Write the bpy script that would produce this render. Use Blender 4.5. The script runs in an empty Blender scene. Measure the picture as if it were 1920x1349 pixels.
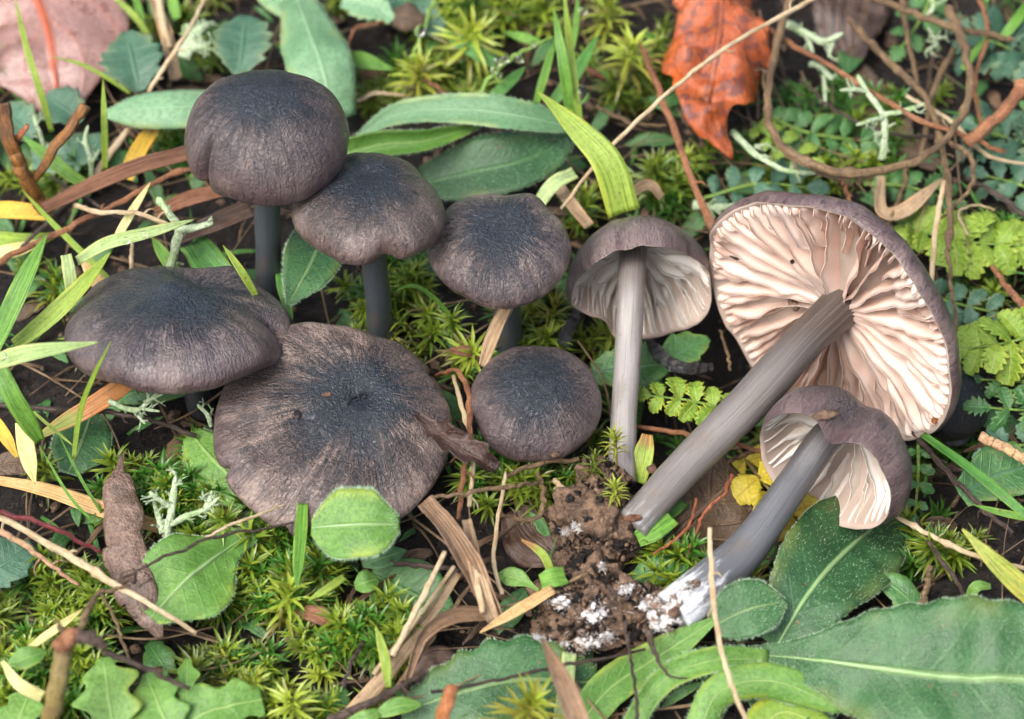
import bpy, math, random
import numpy as np
from mathutils import Vector

# ---------------------------------------------------------------- camera, sky, sun, exposure (1 unit = 1 cm)
scene = bpy.context.scene
scene.unit_settings.scale_length = 0.01
PITCH = math.radians(53.0)
DIST = 45.0
TARGET = np.array([0.0, 0.0, 1.0])
FWD = np.array([0.0, math.cos(PITCH), -math.sin(PITCH)])
UPV = np.array([0.0, math.sin(PITCH), math.cos(PITCH)])
CAMP = TARGET - FWD * DIST
cam_d = bpy.data.cameras.new('camera')
cam = bpy.data.objects.new('camera', cam_d)
scene.collection.objects.link(cam)
cam.location = CAMP
cam.rotation_euler = (math.radians(90.0) - PITCH, 0, 0)
cam_d.sensor_width = 36.0
cam_d.lens = 36.0 * DIST / 19.2
cam_d.clip_start = 0.5
cam_d.clip_end = 4000.0
cam_d.dof.use_dof = True
cam_d.dof.focus_distance = 43.6
cam_d.dof.aperture_fstop = 0.14
scene.camera = cam

world = bpy.data.worlds.new('World')
scene.world = world
world.use_nodes = True
SUN_EL, SUN_AZ = math.radians(58.0), math.radians(-128.0)   # azimuth from +Y towards +X
wn = world.node_tree
sky = wn.nodes.new('ShaderNodeTexSky')
sky.sky_type = 'NISHITA'
sky.sun_disc = False
sky.sun_elevation = SUN_EL
sky.sun_rotation = SUN_AZ
sky.air_density = 1.0
sky.dust_density = 6.0
sky.ozone_density = 0.6
hs = wn.nodes.new('ShaderNodeHueSaturation')           # thin overcast: paler than a clear sky
hs.inputs['Saturation'].default_value = 0.72
wn.links.new(sky.outputs['Color'], hs.inputs['Color'])
bgn = wn.nodes['Background']
bgn.inputs['Strength'].default_value = 0.115
wn.links.new(hs.outputs['Color'], bgn.inputs['Color'])
sun_d = bpy.data.lights.new('sun', 'SUN')
sun_d.energy = 1.5
sun_d.angle = math.radians(32.0)
sun_d.color = (1.0, 0.985, 0.96)
sun = bpy.data.objects.new('sun', sun_d)
scene.collection.objects.link(sun)
sdir = Vector((math.cos(SUN_EL) * math.sin(SUN_AZ), math.cos(SUN_EL) * math.cos(SUN_AZ), math.sin(SUN_EL)))
sun.rotation_euler = sdir.to_track_quat('Z', 'Y').to_euler()
sun.location = (-20, 20, 60)
vs = scene.view_settings
vs.view_transform = 'Standard'
vs.look = 'None'
vs.gamma = 1.0
vs.use_curve_mapping = False
vs.exposure = 1.48
scene.cycles.use_denoising = True
scene.cycles.max_bounces = 5
scene.cycles.diffuse_bounces = 3
scene.cycles.use_adaptive_sampling = True
scene.cycles.adaptive_threshold = 0.03
scene.cycles.transparent_max_bounces = 8

# ---------------------------------------------------------------- helpers: space
rnd = random.Random(7)
nr = np.random.default_rng(11)
COL = scene.collection

def W(px, py, z=0.0):
    """world point at height z seen at photograph pixel (px, py)"""
    d = FWD * DIST + np.array([1.0, 0, 0]) * ((px - 960.0) / 100.0) + UPV * ((674.5 - py) / 100.0)
    return CAMP + d * ((z - CAMP[2]) / d[2])

def S(p):
    """centimetres per photograph pixel at world point p"""
    return float(np.dot(np.asarray(p) - CAMP, FWD)) / DIST * 0.01

def nz(v):
    v = np.asarray(v, float)
    return v / (np.linalg.norm(v, axis=-1, keepdims=True) + 1e-12)

def _h(ix, iy, iz, seed):
    h = (ix * 374761393 + iy * 668265263 + iz * 2147483647 + seed * 1274126177) & 0xFFFFFFFF
    h = ((h ^ (h >> 13)) * 1274126177) & 0xFFFFFFFF
    h = ((h ^ (h >> 16)) * 2246822519) & 0xFFFFFFFF
    return ((h ^ (h >> 15)) & 0xFFFF) / 32767.5 - 1.0

def vnoise(p, seed=0):
    p = np.asarray(p, float)
    i = np.floor(p).astype(np.int64)
    f = p - i
    f = f * f * (3 - 2 * f)
    r = 0
    for dx in (0, 1):
        for dy in (0, 1):
            for dz in (0, 1):
                w = (f[..., 0] if dx else 1 - f[..., 0]) * (f[..., 1] if dy else 1 - f[..., 1]) * (f[..., 2] if dz else 1 - f[..., 2])
                r = r + w * _h(i[..., 0] + dx, i[..., 1] + dy, i[..., 2] + dz, seed)
    return r

def fbm(p, o=4, seed=0):
    a, r, p = 1.0, 0, np.asarray(p, float)
    for k in range(o):
        r = r + a * vnoise(p, seed + k)
        p = p * 2.03 + 7.1
        a *= 0.5
    return r

def spl(pts, n):
    """Catmull-Rom through pts (k x d), n samples evenly in arc length"""
    P = np.asarray(pts, float)
    if len(P) == 2:
        t = np.linspace(0, 1, n)[:, None]
        return P[0] * (1 - t) + P[1] * t
    Q = np.vstack([2 * P[0] - P[1], P, 2 * P[-1] - P[-2]])
    out = []
    m = 14
    for k in range(len(P) - 1):
        a, b, c, d = Q[k:k + 4]
        t = np.linspace(0, 1, m, endpoint=False)[:, None]
        out.append(0.5 * (2 * b + (c - a) * t + (2 * a - 5 * b + 4 * c - d) * t * t + (3 * b - a - 3 * c + d) * t ** 3))
    out = np.vstack(out + [P[-1:]])
    l = np.concatenate([[0], np.cumsum(np.linalg.norm(np.diff(out[:, :3], axis=0), axis=1))])
    s = np.linspace(0, l[-1], n)
    return np.stack([np.interp(s, l, out[:, j]) for j in range(out.shape[1])], 1)

def lerp_list(vals, n):
    vals = np.asarray(vals, float)
    if vals.ndim == 0 or len(vals) == 1:
        return np.full(n, float(vals.reshape(-1)[0]))
    x = np.linspace(0, 1, len(vals))
    q = spl(np.stack([x * 1000, vals], 1), 200)
    return np.interp(np.linspace(0, 1000, n), q[:, 0], q[:, 1])

# ---------------------------------------------------------------- helpers: objects
def mesh_data(name, V, F, attrs=None, mats=(), smooth=True, mi=None):
    """V (n,3); F list of index arrays (k,3) or (k,4); attrs {name: (n,) or (n,3)}"""
    me = bpy.data.meshes.new(name)
    V = np.ascontiguousarray(V, np.float32)
    me.vertices.add(len(V))
    me.vertices.foreach_set('co', V.ravel())
    loops = np.concatenate([np.asarray(f, np.int32).ravel() for f in F])
    tot = np.concatenate([np.full(len(f), np.asarray(f).shape[1], np.int32) for f in F])
    start = np.concatenate([[0], np.cumsum(tot)[:-1]]).astype(np.int32)
    me.loops.add(len(loops))
    me.loops.foreach_set('vertex_index', loops.astype(np.int32))
    me.polygons.add(len(tot))
    me.polygons.foreach_set('loop_start', start)
    me.polygons.foreach_set('use_smooth', np.full(len(tot), bool(smooth)))
    if mi is not None:
        me.polygons.foreach_set('material_index', np.asarray(mi, np.int32))
    for k, a in (attrs or {}).items():
        a = np.ascontiguousarray(a, np.float32)
        at = me.attributes.new(k, 'FLOAT' if a.ndim == 1 else 'FLOAT_VECTOR', 'POINT')
        at.data.foreach_set('value' if a.ndim == 1 else 'vector', a.ravel())
    for m in mats:
        me.materials.append(m)
    me.update(calc_edges=True)
    return me

def link(name, data, parent=None, loc=None):
    o = bpy.data.objects.new(name, data)
    COL.objects.link(o)
    if parent is not None:
        o.parent = parent
    if loc is not None:
        o.location = loc
    return o

def tag(o, label=None, cat=None, group=None, kind=None):
    if label: o['label'] = label
    if cat: o['category'] = cat
    if group: o['group'] = group
    if kind: o['kind'] = kind
    return o

def empty(name, loc, label, cat, group=None):
    o = link(name, None, None, loc)
    o.empty_display_size = 0.3
    return tag(o, label, cat, group)

class Geo:
    """collects pieces into one mesh"""
    def __init__(self): self.V, self.F, self.A, self.n = [], [], [], 0
    def add(self, V, F, A=None):
        self.V.append(np.asarray(V, float))
        for f in F: self.F.append(np.asarray(f) + self.n)
        if A is not None: self.A.append(A)
        self.n += len(V)
        return self
    def data(self, name, mats, origin, attr='luv', smooth=True):
        F3 = [f for f in self.F if f.shape[1] == 3]; F4 = [f for f in self.F if f.shape[1] == 4]
        F = ([np.vstack(F4)] if F4 else []) + ([np.vstack(F3)] if F3 else [])
        return mesh_data(name, np.vstack(self.V) - np.asarray(origin), F, {attr: np.concatenate(self.A)} if self.A else None, mats, smooth)

def gridF(n, m, wrap=False):
    """quads of an n x m vertex grid; wrap closes the second axis"""
    i = np.arange(n - 1)[:, None]; j = np.arange(m if wrap else m - 1)[None, :]
    j2 = (j + 1) % m
    return np.stack([i * m + j, i * m + j2, (i + 1) * m + j2, (i + 1) * m + j], -1).reshape(-1, 4)

# ---------------------------------------------------------------- materials
class N:
    def __init__(self, name):
        self.m = bpy.data.materials.new(name); self.m.use_nodes = True
        self.t = self.m.node_tree; self.b = self.t.nodes['Principled BSDF']
        self.out = self.t.nodes['Material Output']
    def new(self, typ, **kw):
        n = self.t.nodes.new(typ)
        for k, v in kw.items(): setattr(n, k, v)
        return n
    def L(self, a, b): self.t.links.new(a, b)
    def setv(self, sock, v):
        if hasattr(v, 'is_linked') or hasattr(v, 'links'): self.L(v, sock)
        else: sock.default_value = v
    def attr(self, name):
        return self.new('ShaderNodeAttribute', attribute_name=name)
    def noise(self, vec, scale, detail=4, rough=0.55, dist=0.0):
        n = self.new('ShaderNodeTexNoise')
        if vec is not None: self.L(vec, n.inputs['Vector'])
        n.inputs['Scale'].default_value = scale; n.inputs['Detail'].default_value = detail
        n.inputs['Roughness'].default_value = rough; n.inputs['Distortion'].default_value = dist
        return n.outputs['Fac']
    def mul(self, vec, s):
        n = self.new('ShaderNodeVectorMath', operation='MULTIPLY')
        self.L(vec, n.inputs[0]); n.inputs[1].default_value = s
        return n.outputs[0]
    def math(self, op, a, b=None, c=None, clamp=False):
        n = self.new('ShaderNodeMath', operation=op, use_clamp=clamp)
        self.setv(n.inputs[0], a)
        if b is not None: self.setv(n.inputs[1], b)
        if c is not None: self.setv(n.inputs[2], c)
        return n.outputs[0]
    def ramp(self, f, lo, hi, a=0.0, b=1.0):
        n = self.new('ShaderNodeMapRange', interpolation_type='SMOOTHSTEP')
        self.L(f, n.inputs['Value'])
        n.inputs['From Min'].default_value = lo; n.inputs['From Max'].default_value = hi
        n.inputs['To Min'].default_value = a; n.inputs['To Max'].default_value = b
        return n.outputs['Result']
    def mix(self, f, a, b):
        n = self.new('ShaderNodeMix', data_type='RGBA')
        self.setv(n.inputs[0], f)
        for s, v in ((n.inputs[6], a), (n.inputs[7], b)):
            if hasattr(v, 'links'): self.L(v, s)
            else: s.default_value = (*v, 1.0)
        return n.outputs[2]
    def bump(self, h, strength, dist=0.05, normal=None):
        n = self.new('ShaderNodeBump')
        n.inputs['Strength'].default_value = strength; n.inputs['Distance'].default_value = dist
        self.L(h, n.inputs['Height'])
        if normal is not None: self.L(normal, n.inputs['Normal'])
        return n.outputs['Normal']
    def pos(self): return self.new('ShaderNodeNewGeometry').outputs['Position']
    def done(self, color=None, rough=0.5, spec=0.5, normal=None, trans=0.0, sss=0.0, sssr=(0.3, 0.2, 0.12), coat=0.0, coat_rough=0.2, coat_n=None):
        b = self.b
        if color is not None: self.setv(b.inputs['Base Color'], color if hasattr(color, 'links') else (*color, 1))
        self.setv(b.inputs['Roughness'], rough)
        self.setv(b.inputs['Specular IOR Level'], spec)
        if normal is not None: self.L(normal, b.inputs['Normal'])
        if sss > 0:
            b.inputs['Subsurface Weight'].default_value = sss
            b.inputs['Subsurface Radius'].default_value = sssr
            b.inputs['Subsurface Scale'].default_value = 0.3
        if coat > 0:                                          # film of water
            b.inputs['Coat Weight'].default_value = coat
            b.inputs['Coat Roughness'].default_value = coat_rough
            b.inputs['Coat IOR'].default_value = 1.33
            if coat_n is not None: self.L(coat_n, b.inputs['Coat Normal'])
        if trans > 0:
            tr = self.new('ShaderNodeBsdfTranslucent')
            self.setv(tr.inputs['Color'], color if hasattr(color, 'links') else (*color, 1))
            mx = self.new('ShaderNodeMixShader')
            mx.inputs[0].default_value = trans
            self.L(b.outputs[0], mx.inputs[1]); self.L(tr.outputs[0], mx.inputs[2])
            self.L(mx.outputs[0], self.out.inputs['Surface'])
        return self.m

def soil_material(name='soil', wet=True):
    n = N(name); p = n.pos()
    a = n.noise(p, 1.1, 5, 0.6); b = n.noise(p, 7.0, 5, 0.7); c = n.noise(p, 28.0, 3, 0.7)
    col = n.mix(n.ramp(a, 0.35, 0.65), (0.006, 0.004, 0.003), (0.018, 0.012, 0.008))
    col = n.mix(n.ramp(b, 0.5, 0.72), col, (0.045, 0.03, 0.02))
    col = n.mix(n.ramp(c, 0.63, 0.72, 0, 0.8), col, (0.11, 0.08, 0.055))
    h = n.math('ADD', n.math('MULTIPLY', b, 1.0), n.math('MULTIPLY', c, 0.5))
    return n.done(col, n.ramp(b, 0.3, 0.7, 0.35, 0.8), 0.45, n.bump(h, 1.0, 0.2))

def cap_material(name, core=(0.014, 0.022, 0.034), mid=(0.033, 0.030, 0.035), rim=(0.050, 0.032, 0.033), pale=(0.19, 0.145, 0.13), light=(0.082, 0.063, 0.066), streak=0.5, core_end=0.5, seed=0.0, lng=5.5):
    """dark felt breaking up into radial scales over a paler flesh towards the rim"""
    n = N(name)
    f = n.attr('fib').outputs['Vector']                       # (cos, sin, arc 0..1)
    sep = n.new('ShaderNodeSeparateXYZ'); n.L(f, sep.inputs[0]); r = sep.outputs['Z']
    p = n.attr('loc').outputs['Vector']
    off = n.new('ShaderNodeVectorMath', operation='ADD'); n.L(f, off.inputs[0]); off.inputs[1].default_value = (seed, seed * 0.7, seed * 1.3)
    fo = off.outputs[0]
    low = n.noise(p, 1.1, 3, 0.55)
    dash = n.noise(n.mul(fo, (19, 19, lng)), 1.0, 4, 0.62, 0.5)
    fine = n.noise(n.mul(fo, (52, 52, 13.0)), 1.0, 3, 0.6, 0.3)
    wr = n.noise(p, 8.5, 3, 0.6, 1.8)                         # crackled felt
    blot = n.noise(n.mul(fo, (4, 4, 2.0)), 1.0, 3, 0.6)
    rr = n.math('ADD', r, n.math('MULTIPLY_ADD', blot, 0.36, -0.18))
    dark = n.mix(n.ramp(rr, 0.12, core_end), core, mid)  # core: dark felt with bluish sky sheen put into its colour
    dark = n.mix(n.ramp(rr, 0.55, 1.0), dark, rim)
    lt = n.mix(n.ramp(r, 0.55, 1.0), light, (rim[0] * 1.5, rim[1] * 1.42, rim[2] * 1.4))
    lt = n.mix(n.math('MULTIPLY', n.ramp(n.math('MULTIPLY_ADD', blot, 0.5, n.math('MULTIPLY', low, 0.5)), 0.46, 0.6), streak), lt, pale)
    cover = n.math('ADD', n.math('MULTIPLY_ADD', n.ramp(rr, 0.0, core_end + 0.12), 0.42, -0.06), n.math('MULTIPLY_ADD', low, 0.3, 0.02))
    m = n.ramp(n.math('SUBTRACT', n.math('MULTIPLY_ADD', fine, 0.35, n.math('MULTIPLY', dash, 0.75)), cover), 0.02, 0.24)
    col = n.mix(m, lt, dark)
    col = n.mix(n.ramp(fine, 0.54, 0.66, 0.0, 0.45), col, (core[0], core[1] * 0.85, core[2] * 0.75))
    dw = n.math('MULTIPLY', n.ramp(wr, 0.5, 0.58), n.ramp(r, 0.85, 0.25, 0.0, 0.75))
    col = n.mix(dw, col, (core[0] * 0.3, core[1] * 0.3, core[2] * 0.3))
    vor = n.new('ShaderNodeTexVoronoi'); n.L(p, vor.inputs['Vector']); vor.inputs['Scale'].default_value = 9.0
    dots = n.math('MULTIPLY', n.ramp(vor.outputs['Distance'], 0.10, 0.05), n.ramp(r, 0.5, 0.85))
    col = n.mix(n.math('MULTIPLY', dots, 0.45), col, (0.36, 0.31, 0.29))
    h = n.math('ADD', n.math('MULTIPLY', n.ramp(wr, 0.35, 0.62), n.ramp(r, 0.95, 0.2, 0.15, 0.9)), n.math('MULTIPLY', fine, n.ramp(r, 0.1, 0.6, 0.25, 0.6)))
    h = n.math('ADD', h, n.math('MULTIPLY', m, 0.3))
    h = n.math('ADD', h, n.math('MULTIPLY', dash, 0.5))
    nm = n.bump(h, 0.9, 0.06)
    return n.done(col, n.ramp(wr, 0.3, 0.7, 0.42, 0.55), 0.3, nm, coat=0.8, coat_rough=0.24, coat_n=n.bump(h, 0.5, 0.03))

def stem_material(name, top=(0.07, 0.055, 0.048), base=(0.2, 0.19, 0.19), hi=(0.36, 0.33, 0.31), white=0.0, w0=0.88, dark_to=0.25):
    n = N(name)
    f = n.attr('luv').outputs['Vector']                       # (t along, cos, sin)
    sep = n.new('ShaderNodeSeparateXYZ'); n.L(f, sep.inputs[0]); t = sep.outputs['X']
    fib = n.noise(n.mul(f, (9, 9, 9)), 1.0, 5, 0.7)
    fibl = n.noise(n.mul(f, (3.0, 14, 14)), 1.0, 4, 0.7)
    spk = n.noise(n.mul(f, (60, 10, 10)), 1.0, 2, 0.5)
    col = n.mix(n.ramp(n.math('MULTIPLY_ADD', fibl, 0.3, n.math('SUBTRACT', t, 0.15)), 0.0, dark_to), base, base)
    col = n.mix(n.ramp(n.math('ADD', t, n.math('MULTIPLY_ADD', fibl, 0.4, -0.2)), 0.02, dark_to + 0.3), top, base)
    col = n.mix(n.ramp(fibl, 0.5, 0.75, 0, 0.45), col, hi)
    col = n.mix(n.ramp(fibl, 0.46, 0.28, 0, 0.35), col, (top[0] * .6, top[1] * .6, top[2] * .6))
    col = n.mix(n.ramp(spk, 0.66, 0.72, 0, 0.6), col, (0.05, 0.04, 0.035))
    sm = n.noise(n.mul(f, (5, 1.5, 1.5)), 1.0, 4, 0.65)
    col = n.mix(n.ramp(sm, 0.52, 0.7, 0, 0.45), col, (0.10, 0.072, 0.05))
    if white > 0:
        w = n.ramp(n.math('ADD', t, n.math('MULTIPLY_ADD', n.noise(n.mul(f, (14, 3, 3)), 1.0, 4, 0.65), 0.6, -0.3)), w0 - 0.06, w0 + 0.14)
        col = n.mix(n.math('MULTIPLY', w, white), col, n.mix(fib, (0.42, 0.44, 0.48), (0.74, 0.75, 0.77)))
    return n.done(col, 0.38, 0.5, n.bump(n.math('ADD', fibl, n.math('MULTIPLY', fib, 0.4)), 0.35, 0.05), coat=0.5, coat_rough=0.25, coat_n=n.bump(n.math('ADD', fibl, n.math('MULTIPLY', spk, 0.4)), 0.5, 0.04))

def gill_material(name, a=(0.66, 0.56, 0.49), b=(0.72, 0.66, 0.6), tip=(0.62, 0.47, 0.38)):
    n = N(name)
    f = n.attr('luv').outputs['Vector']                       # (rho, depth 0..1, side)
    sep = n.new('ShaderNodeSeparateXYZ'); n.L(f, sep.inputs[0])
    p = n.pos()
    k = n.noise(p, 1.2, 3, 0.5)
    col = n.mix(n.ramp(k, 0.35, 0.65), a, b)
    col = n.mix(n.ramp(sep.outputs['Y'], 0.35, 1.0, 0.55, 0.0), col, tip)
    fine = n.noise(n.mul(f, (18, 3, 3)), 1.0, 3, 0.6)
    col = n.mix(n.ramp(fine, 0.68, 0.75, 0, 0.3), col, (0.3, 0.17, 0.1))
    return n.done(col, 0.5, 0.4, n.bump(fine, 0.12, 0.05), trans=0.45)

M = {}
M['soil'] = soil_material()
M['flesh'] = gill_material('cap_flesh', (0.58, 0.46, 0.39), (0.62, 0.52, 0.45), (0.58, 0.45, 0.37))
M['gill_pink'] = gill_material('gill_pink', (0.84, 0.67, 0.58), (0.87, 0.76, 0.69), (0.82, 0.6, 0.49))
M['gill_white'] = gill_material('gill_white', (0.87, 0.83, 0.77), (0.9, 0.88, 0.85), (0.86, 0.76, 0.67))

# ---------------------------------------------------------------- ground
HOLLOWS = []   # (x, y, radius, depth)
def hollow(p, r, d): HOLLOWS.append((p[0], p[1], r, d))

def ground_height(x, y):
    x = np.asarray(x, float); y = np.asarray(y, float)
    q = np.stack([x * 0.22, y * 0.22, x * 0], -1)
    z = 0.38 * fbm(q, 3, 5) - 0.15
    for hx, hy, r, d in HOLLOWS:
        z = z - d * np.exp(-((x - hx) ** 2 + (y - hy) ** 2) / (r * r))
    return z
# ---------------------------------------------------------------- mushrooms
def frame_of(axis):
    a = nz(axis); x = np.array([1.0, 0, 0]); x = nz(x - np.dot(x, a) * a)
    return x, np.cross(a, x), a

def angd(a, b): return (a - b + math.pi) % (2 * math.pi) - math.pi

def tube(P, R, sides=14, flat=1.0, nseed=None, namp=0.0, cap=True, up=None):
    """swept tube: P (n,3), R (n,) radius; returns V, F, luv"""
    P = np.asarray(P, float); n = len(P)
    T = nz(np.gradient(P, axis=0))
    ref = np.array([0, -0.5, 0.86]) if up is None else nz(up)
    Sd = np.cross(T, ref); bad = np.linalg.norm(Sd, axis=1) < 0.15
    Sd[bad] = np.cross(T[bad], np.array([1.0, 0, 0])); Sd = nz(Sd); Nn = nz(np.cross(Sd, T))
    a = np.linspace(0, 2 * math.pi, sides, endpoint=False)
    c, s = np.cos(a), np.sin(a)
    rr = np.asarray(R, float)[:, None] * np.ones((1, sides))
    if nseed is not None:
        L = np.concatenate([[0], np.cumsum(np.linalg.norm(np.diff(P, axis=0), axis=1))])
        q = np.stack([c[None] * 1.3 + 0 * L[:, None], s[None] * 1.3 + 0 * L[:, None], L[:, None] / (np.mean(R) * 4) + 0 * c[None]], -1)
        rr = rr * (1 + namp * fbm(q, 3, nseed))
    V = P[:, None] + rr[..., None] * (c[None, :, None] * Sd[:, None] + flat * s[None, :, None] * Nn[:, None])
    t = np.linspace(0, 1, n)
    A = np.stack([t[:, None] + 0 * c[None], c[None] + 0 * t[:, None], s[None] + 0 * t[:, None]], -1).reshape(-1, 3)
    V = V.reshape(-1, 3); F = [gridF(n, sides, True)]
    if cap:
        V = np.vstack([V, P[:1], P[-1:]]); A = np.vstack([A, [[0, 0, 0]], [[1, 0, 0]]])
        k = np.arange(sides)
        F.append(np.stack([np.full(sides, n * sides), (k + 1) % sides, k], 1))
        b = (n - 1) * sides
        F.append(np.stack([np.full(sides, n * sides + 1), b + k, b + (k + 1) % sides], 1))
    return V, F, A

_n = N('clod_soil'); _p = _n.pos(); _a = _n.noise(_p, 4.0, 5, 0.65); _b = _n.noise(_p, 18.0, 4, 0.7)
_c = _n.mix(_n.ramp(_a, 0.38, 0.62), (0.055, 0.032, 0.02), (0.17, 0.105, 0.065)); _c = _n.mix(_n.ramp(_b, 0.52, 0.68, 0, 0.75), _c, (0.27, 0.19, 0.13))
M['clod'] = _n.done(_c, 0.65, 0.35, _n.bump(_n.math('ADD', _a, _n.math('MULTIPLY', _b, 0.6)), 1.0, 0.12))
# ---- little solids
def lump_geo(C, radii, seed, amp=0.35, freq=2.0, nu=18, nv=12, rot=0.0):
    th = np.linspace(0, 2 * math.pi, nu, endpoint=False); ph = np.linspace(0.02, math.pi - 0.02, nv)
    TH, PH = np.meshgrid(th, ph)
    D = np.stack([np.sin(PH) * np.cos(TH), np.sin(PH) * np.sin(TH), np.cos(PH)], -1)
    r = 1 + amp * fbm(D * freq + seed * 3.7, 4, seed)
    V = D * r[..., None] * np.asarray(radii)
    c, s = math.cos(rot), math.sin(rot)
    V = np.stack([V[..., 0] * c - V[..., 1] * s, V[..., 0] * s + V[..., 1] * c, V[..., 2]], -1)
    V = V.reshape(-1, 3) + np.asarray(C)
    A = np.stack([PH.ravel() / math.pi, np.cos(TH).ravel(), np.sin(TH).ravel()], -1)
    Fq = gridF(nv, nu, True)
    k = np.arange(nu)
    V = np.vstack([V, V[:nu].mean(0), V[-nu:].mean(0)]); A = np.vstack([A, A[0], A[-1]])
    b = (nv - 1) * nu
    return V, [Fq[:, ::-1], np.stack([np.full(nu, nv * nu), k, (k + 1) % nu], 1), np.stack([np.full(nu, nv * nu + 1), b + (k + 1) % nu, b + k], 1)], A

_lv = {}
def crumb(C, radii, k, rot=0.0, nu=7, nv=5, amp=0.45):
    """cheap copy of one of 24 small irregular lumps"""
    k = k % 24
    if (k, nu, nv) not in _lv: _lv[(k, nu, nv)] = lump_geo((0, 0, 0), (1, 1, 1), k * 13 + 5, amp, 1.6, nu, nv)
    V, F, A = _lv[(k, nu, nv)]
    V = V * np.asarray(radii); c, s = math.cos(rot), math.sin(rot)
    return np.stack([V[:, 0] * c - V[:, 1] * s, V[:, 0] * s + V[:, 1] * c, V[:, 2]], 1) + np.asarray(C), F, A

class Cap:
    def __init__(s, C, axis, R, a, phimax=100, pw=1.0, lobes=(), dents=(), apex=(0, 0), thick=0.1, seed=1, wob=0.03, umbo=0.0, roll=0.0, flat=1.0):
        s.C, s.R, s.a, s.pm, s.pw = np.asarray(C, float), R, a * R, math.radians(phimax), pw
        s.x, s.y, s.ax = frame_of(axis)
        if roll:
            c_, s_ = math.cos(roll), math.sin(roll)
            s.x, s.y = s.x * c_ + s.y * s_, -s.x * s_ + s.y * c_
        s.lobes, s.dents, s.apex, s.th, s.seed, s.wob, s.umbo, s.flat = lobes, dents, apex, thick, seed, wob, umbo, flat
    def deform(s, rho, z, th):
        """rho 0..1(+), z along the axis in cm -> world"""
        rf = np.ones_like(th); dz = np.zeros_like(th)
        e = np.clip(rho, 0, 1.2) ** 2
        cs, sn = np.cos(th), np.sin(th)
        q = np.stack([cs * 1.5, sn * 1.5, rho * 0.6], -1)
        rf = rf + s.wob * fbm(q, 3, s.seed) * e
        dz = dz + s.wob * s.R * 1.2 * fbm(q * 1.4 + 4, 3, s.seed + 9) * e
        for (t0, w, dr, dzz, pwr) in s.lobes:
            g = np.exp(-(angd(th, math.radians(t0)) / math.radians(w)) ** 2)
            k = np.clip(rho, 0, 1.2) ** pwr
            rf = rf + dr * g * k; dz = dz + dzz * s.R * g * k
        r = rho * rf * s.R
        X = r * cs + s.apex[0] * s.R * (1 - np.clip(rho, 0, 1) ** 1.3)
        Y = (r * sn) * s.flat + s.apex[1] * s.R * (1 - np.clip(rho, 0, 1) ** 1.3)
        for (dx, dy, w, d) in s.dents:
            dz = dz - d * s.R * np.exp(-((X / s.R - dx) ** 2 + (Y / s.R - dy) ** 2) / w ** 2)
        qq = np.stack([X * 0.9, Y * 0.9, 0 * X + s.seed], -1)
        dz = dz + 0.035 * s.R * fbm(qq, 3, s.seed + 3)
        zz = z + dz
        return s.C + X[..., None] * s.x + Y[..., None] * s.y + zz[..., None] * s.ax
    def top(s, phi):
        rho = np.where(phi < math.pi / 2, np.sin(np.minimum(phi, math.pi / 2)) ** s.pw, 1 - 0.35 * (phi - math.pi / 2) ** 1.5)
        z = s.a * np.cos(phi) + s.umbo * s.R * np.exp(-(rho / 0.22) ** 2)
        return rho, z
    def under_z(s, rho):
        phi = np.arcsin(np.clip(rho, 0, 1) ** (1 / s.pw))
        return s.a * np.cos(phi) + s.umbo * 0 - s.th * s.R * (1.0 - 0.6 * rho ** 3) - 0.02 * s.R

def under_surface(cap, rho):
    rl, zl = cap.top(np.array([cap.pm])); rl, zl = rl[0], zl[0]
    k = np.clip((rl - rho) / 0.12, 0, 1)
    return zl * (1 - k) + cap.under_z(rho) * k

def make_cap(cap, name, root, mat, nth=260, nph=84):
    th = np.linspace(0, 2 * math.pi, nth, endpoint=False)
    ph = np.linspace(0.0, 1.0, nph) ** 0.9 * cap.pm
    rho, z = cap.top(ph)
    TH, RH = np.meshgrid(th, rho); _, Z = np.meshgrid(th, z)
    V1 = cap.deform(RH, Z, TH)
    arc = np.meshgrid(th, ph / cap.pm)[1]
    # underside
    rl = rho[-1]; ru = np.linspace(rl - 0.02, 0.02, 26)
    zu = under_surface(cap, ru)
    TH2, RU = np.meshgrid(th, ru); _, ZU = np.meshgrid(th, zu)
    V2 = cap.deform(RU, ZU, TH2)
    V = np.concatenate([V1, V2], 0); n = V.shape[0]
    TT = np.concatenate([TH, TH2], 0); AR = np.concatenate([arc, np.ones_like(RU)], 0)
    fib = np.stack([np.cos(TT), np.sin(TT), AR], -1).reshape(-1, 3)
    V = V.reshape(-1, 3)
    loc = np.stack([(V - cap.C) @ cap.x, (V - cap.C) @ cap.y, (V - cap.C) @ cap.ax], -1) + cap.seed * 3.3
    luv = np.stack([np.concatenate([RH, RU], 0).ravel(), np.zeros(len(V)), np.zeros(len(V))], -1)
    F = gridF(n, nth, True)
    mi = np.zeros(len(F), np.int32); mi[(nph - 1) * nth:] = 1
    org = np.array(root.location)
    me = mesh_data(name, V - org, [F], {'fib': fib, 'loc': loc, 'luv': luv}, [mat, M['flesh']], True, mi)
    o = link(name, me, root)
    r = np.random.default_rng(cap.seed); g = Geo()                     # grit stuck to the damp skin
    for k in r.integers(nth * 12, nth * (nph - 8), 26):
        s_ = r.uniform(0.006, 0.018)
        g.add(*crumb(V[k], (s_, s_ * 0.8, s_ * 0.6), int(r.integers(99)), r.random() * 6))
    tag(link('grit', g.data('grit', [M['clod']], org), o), kind='stuff')
    return o

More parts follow.
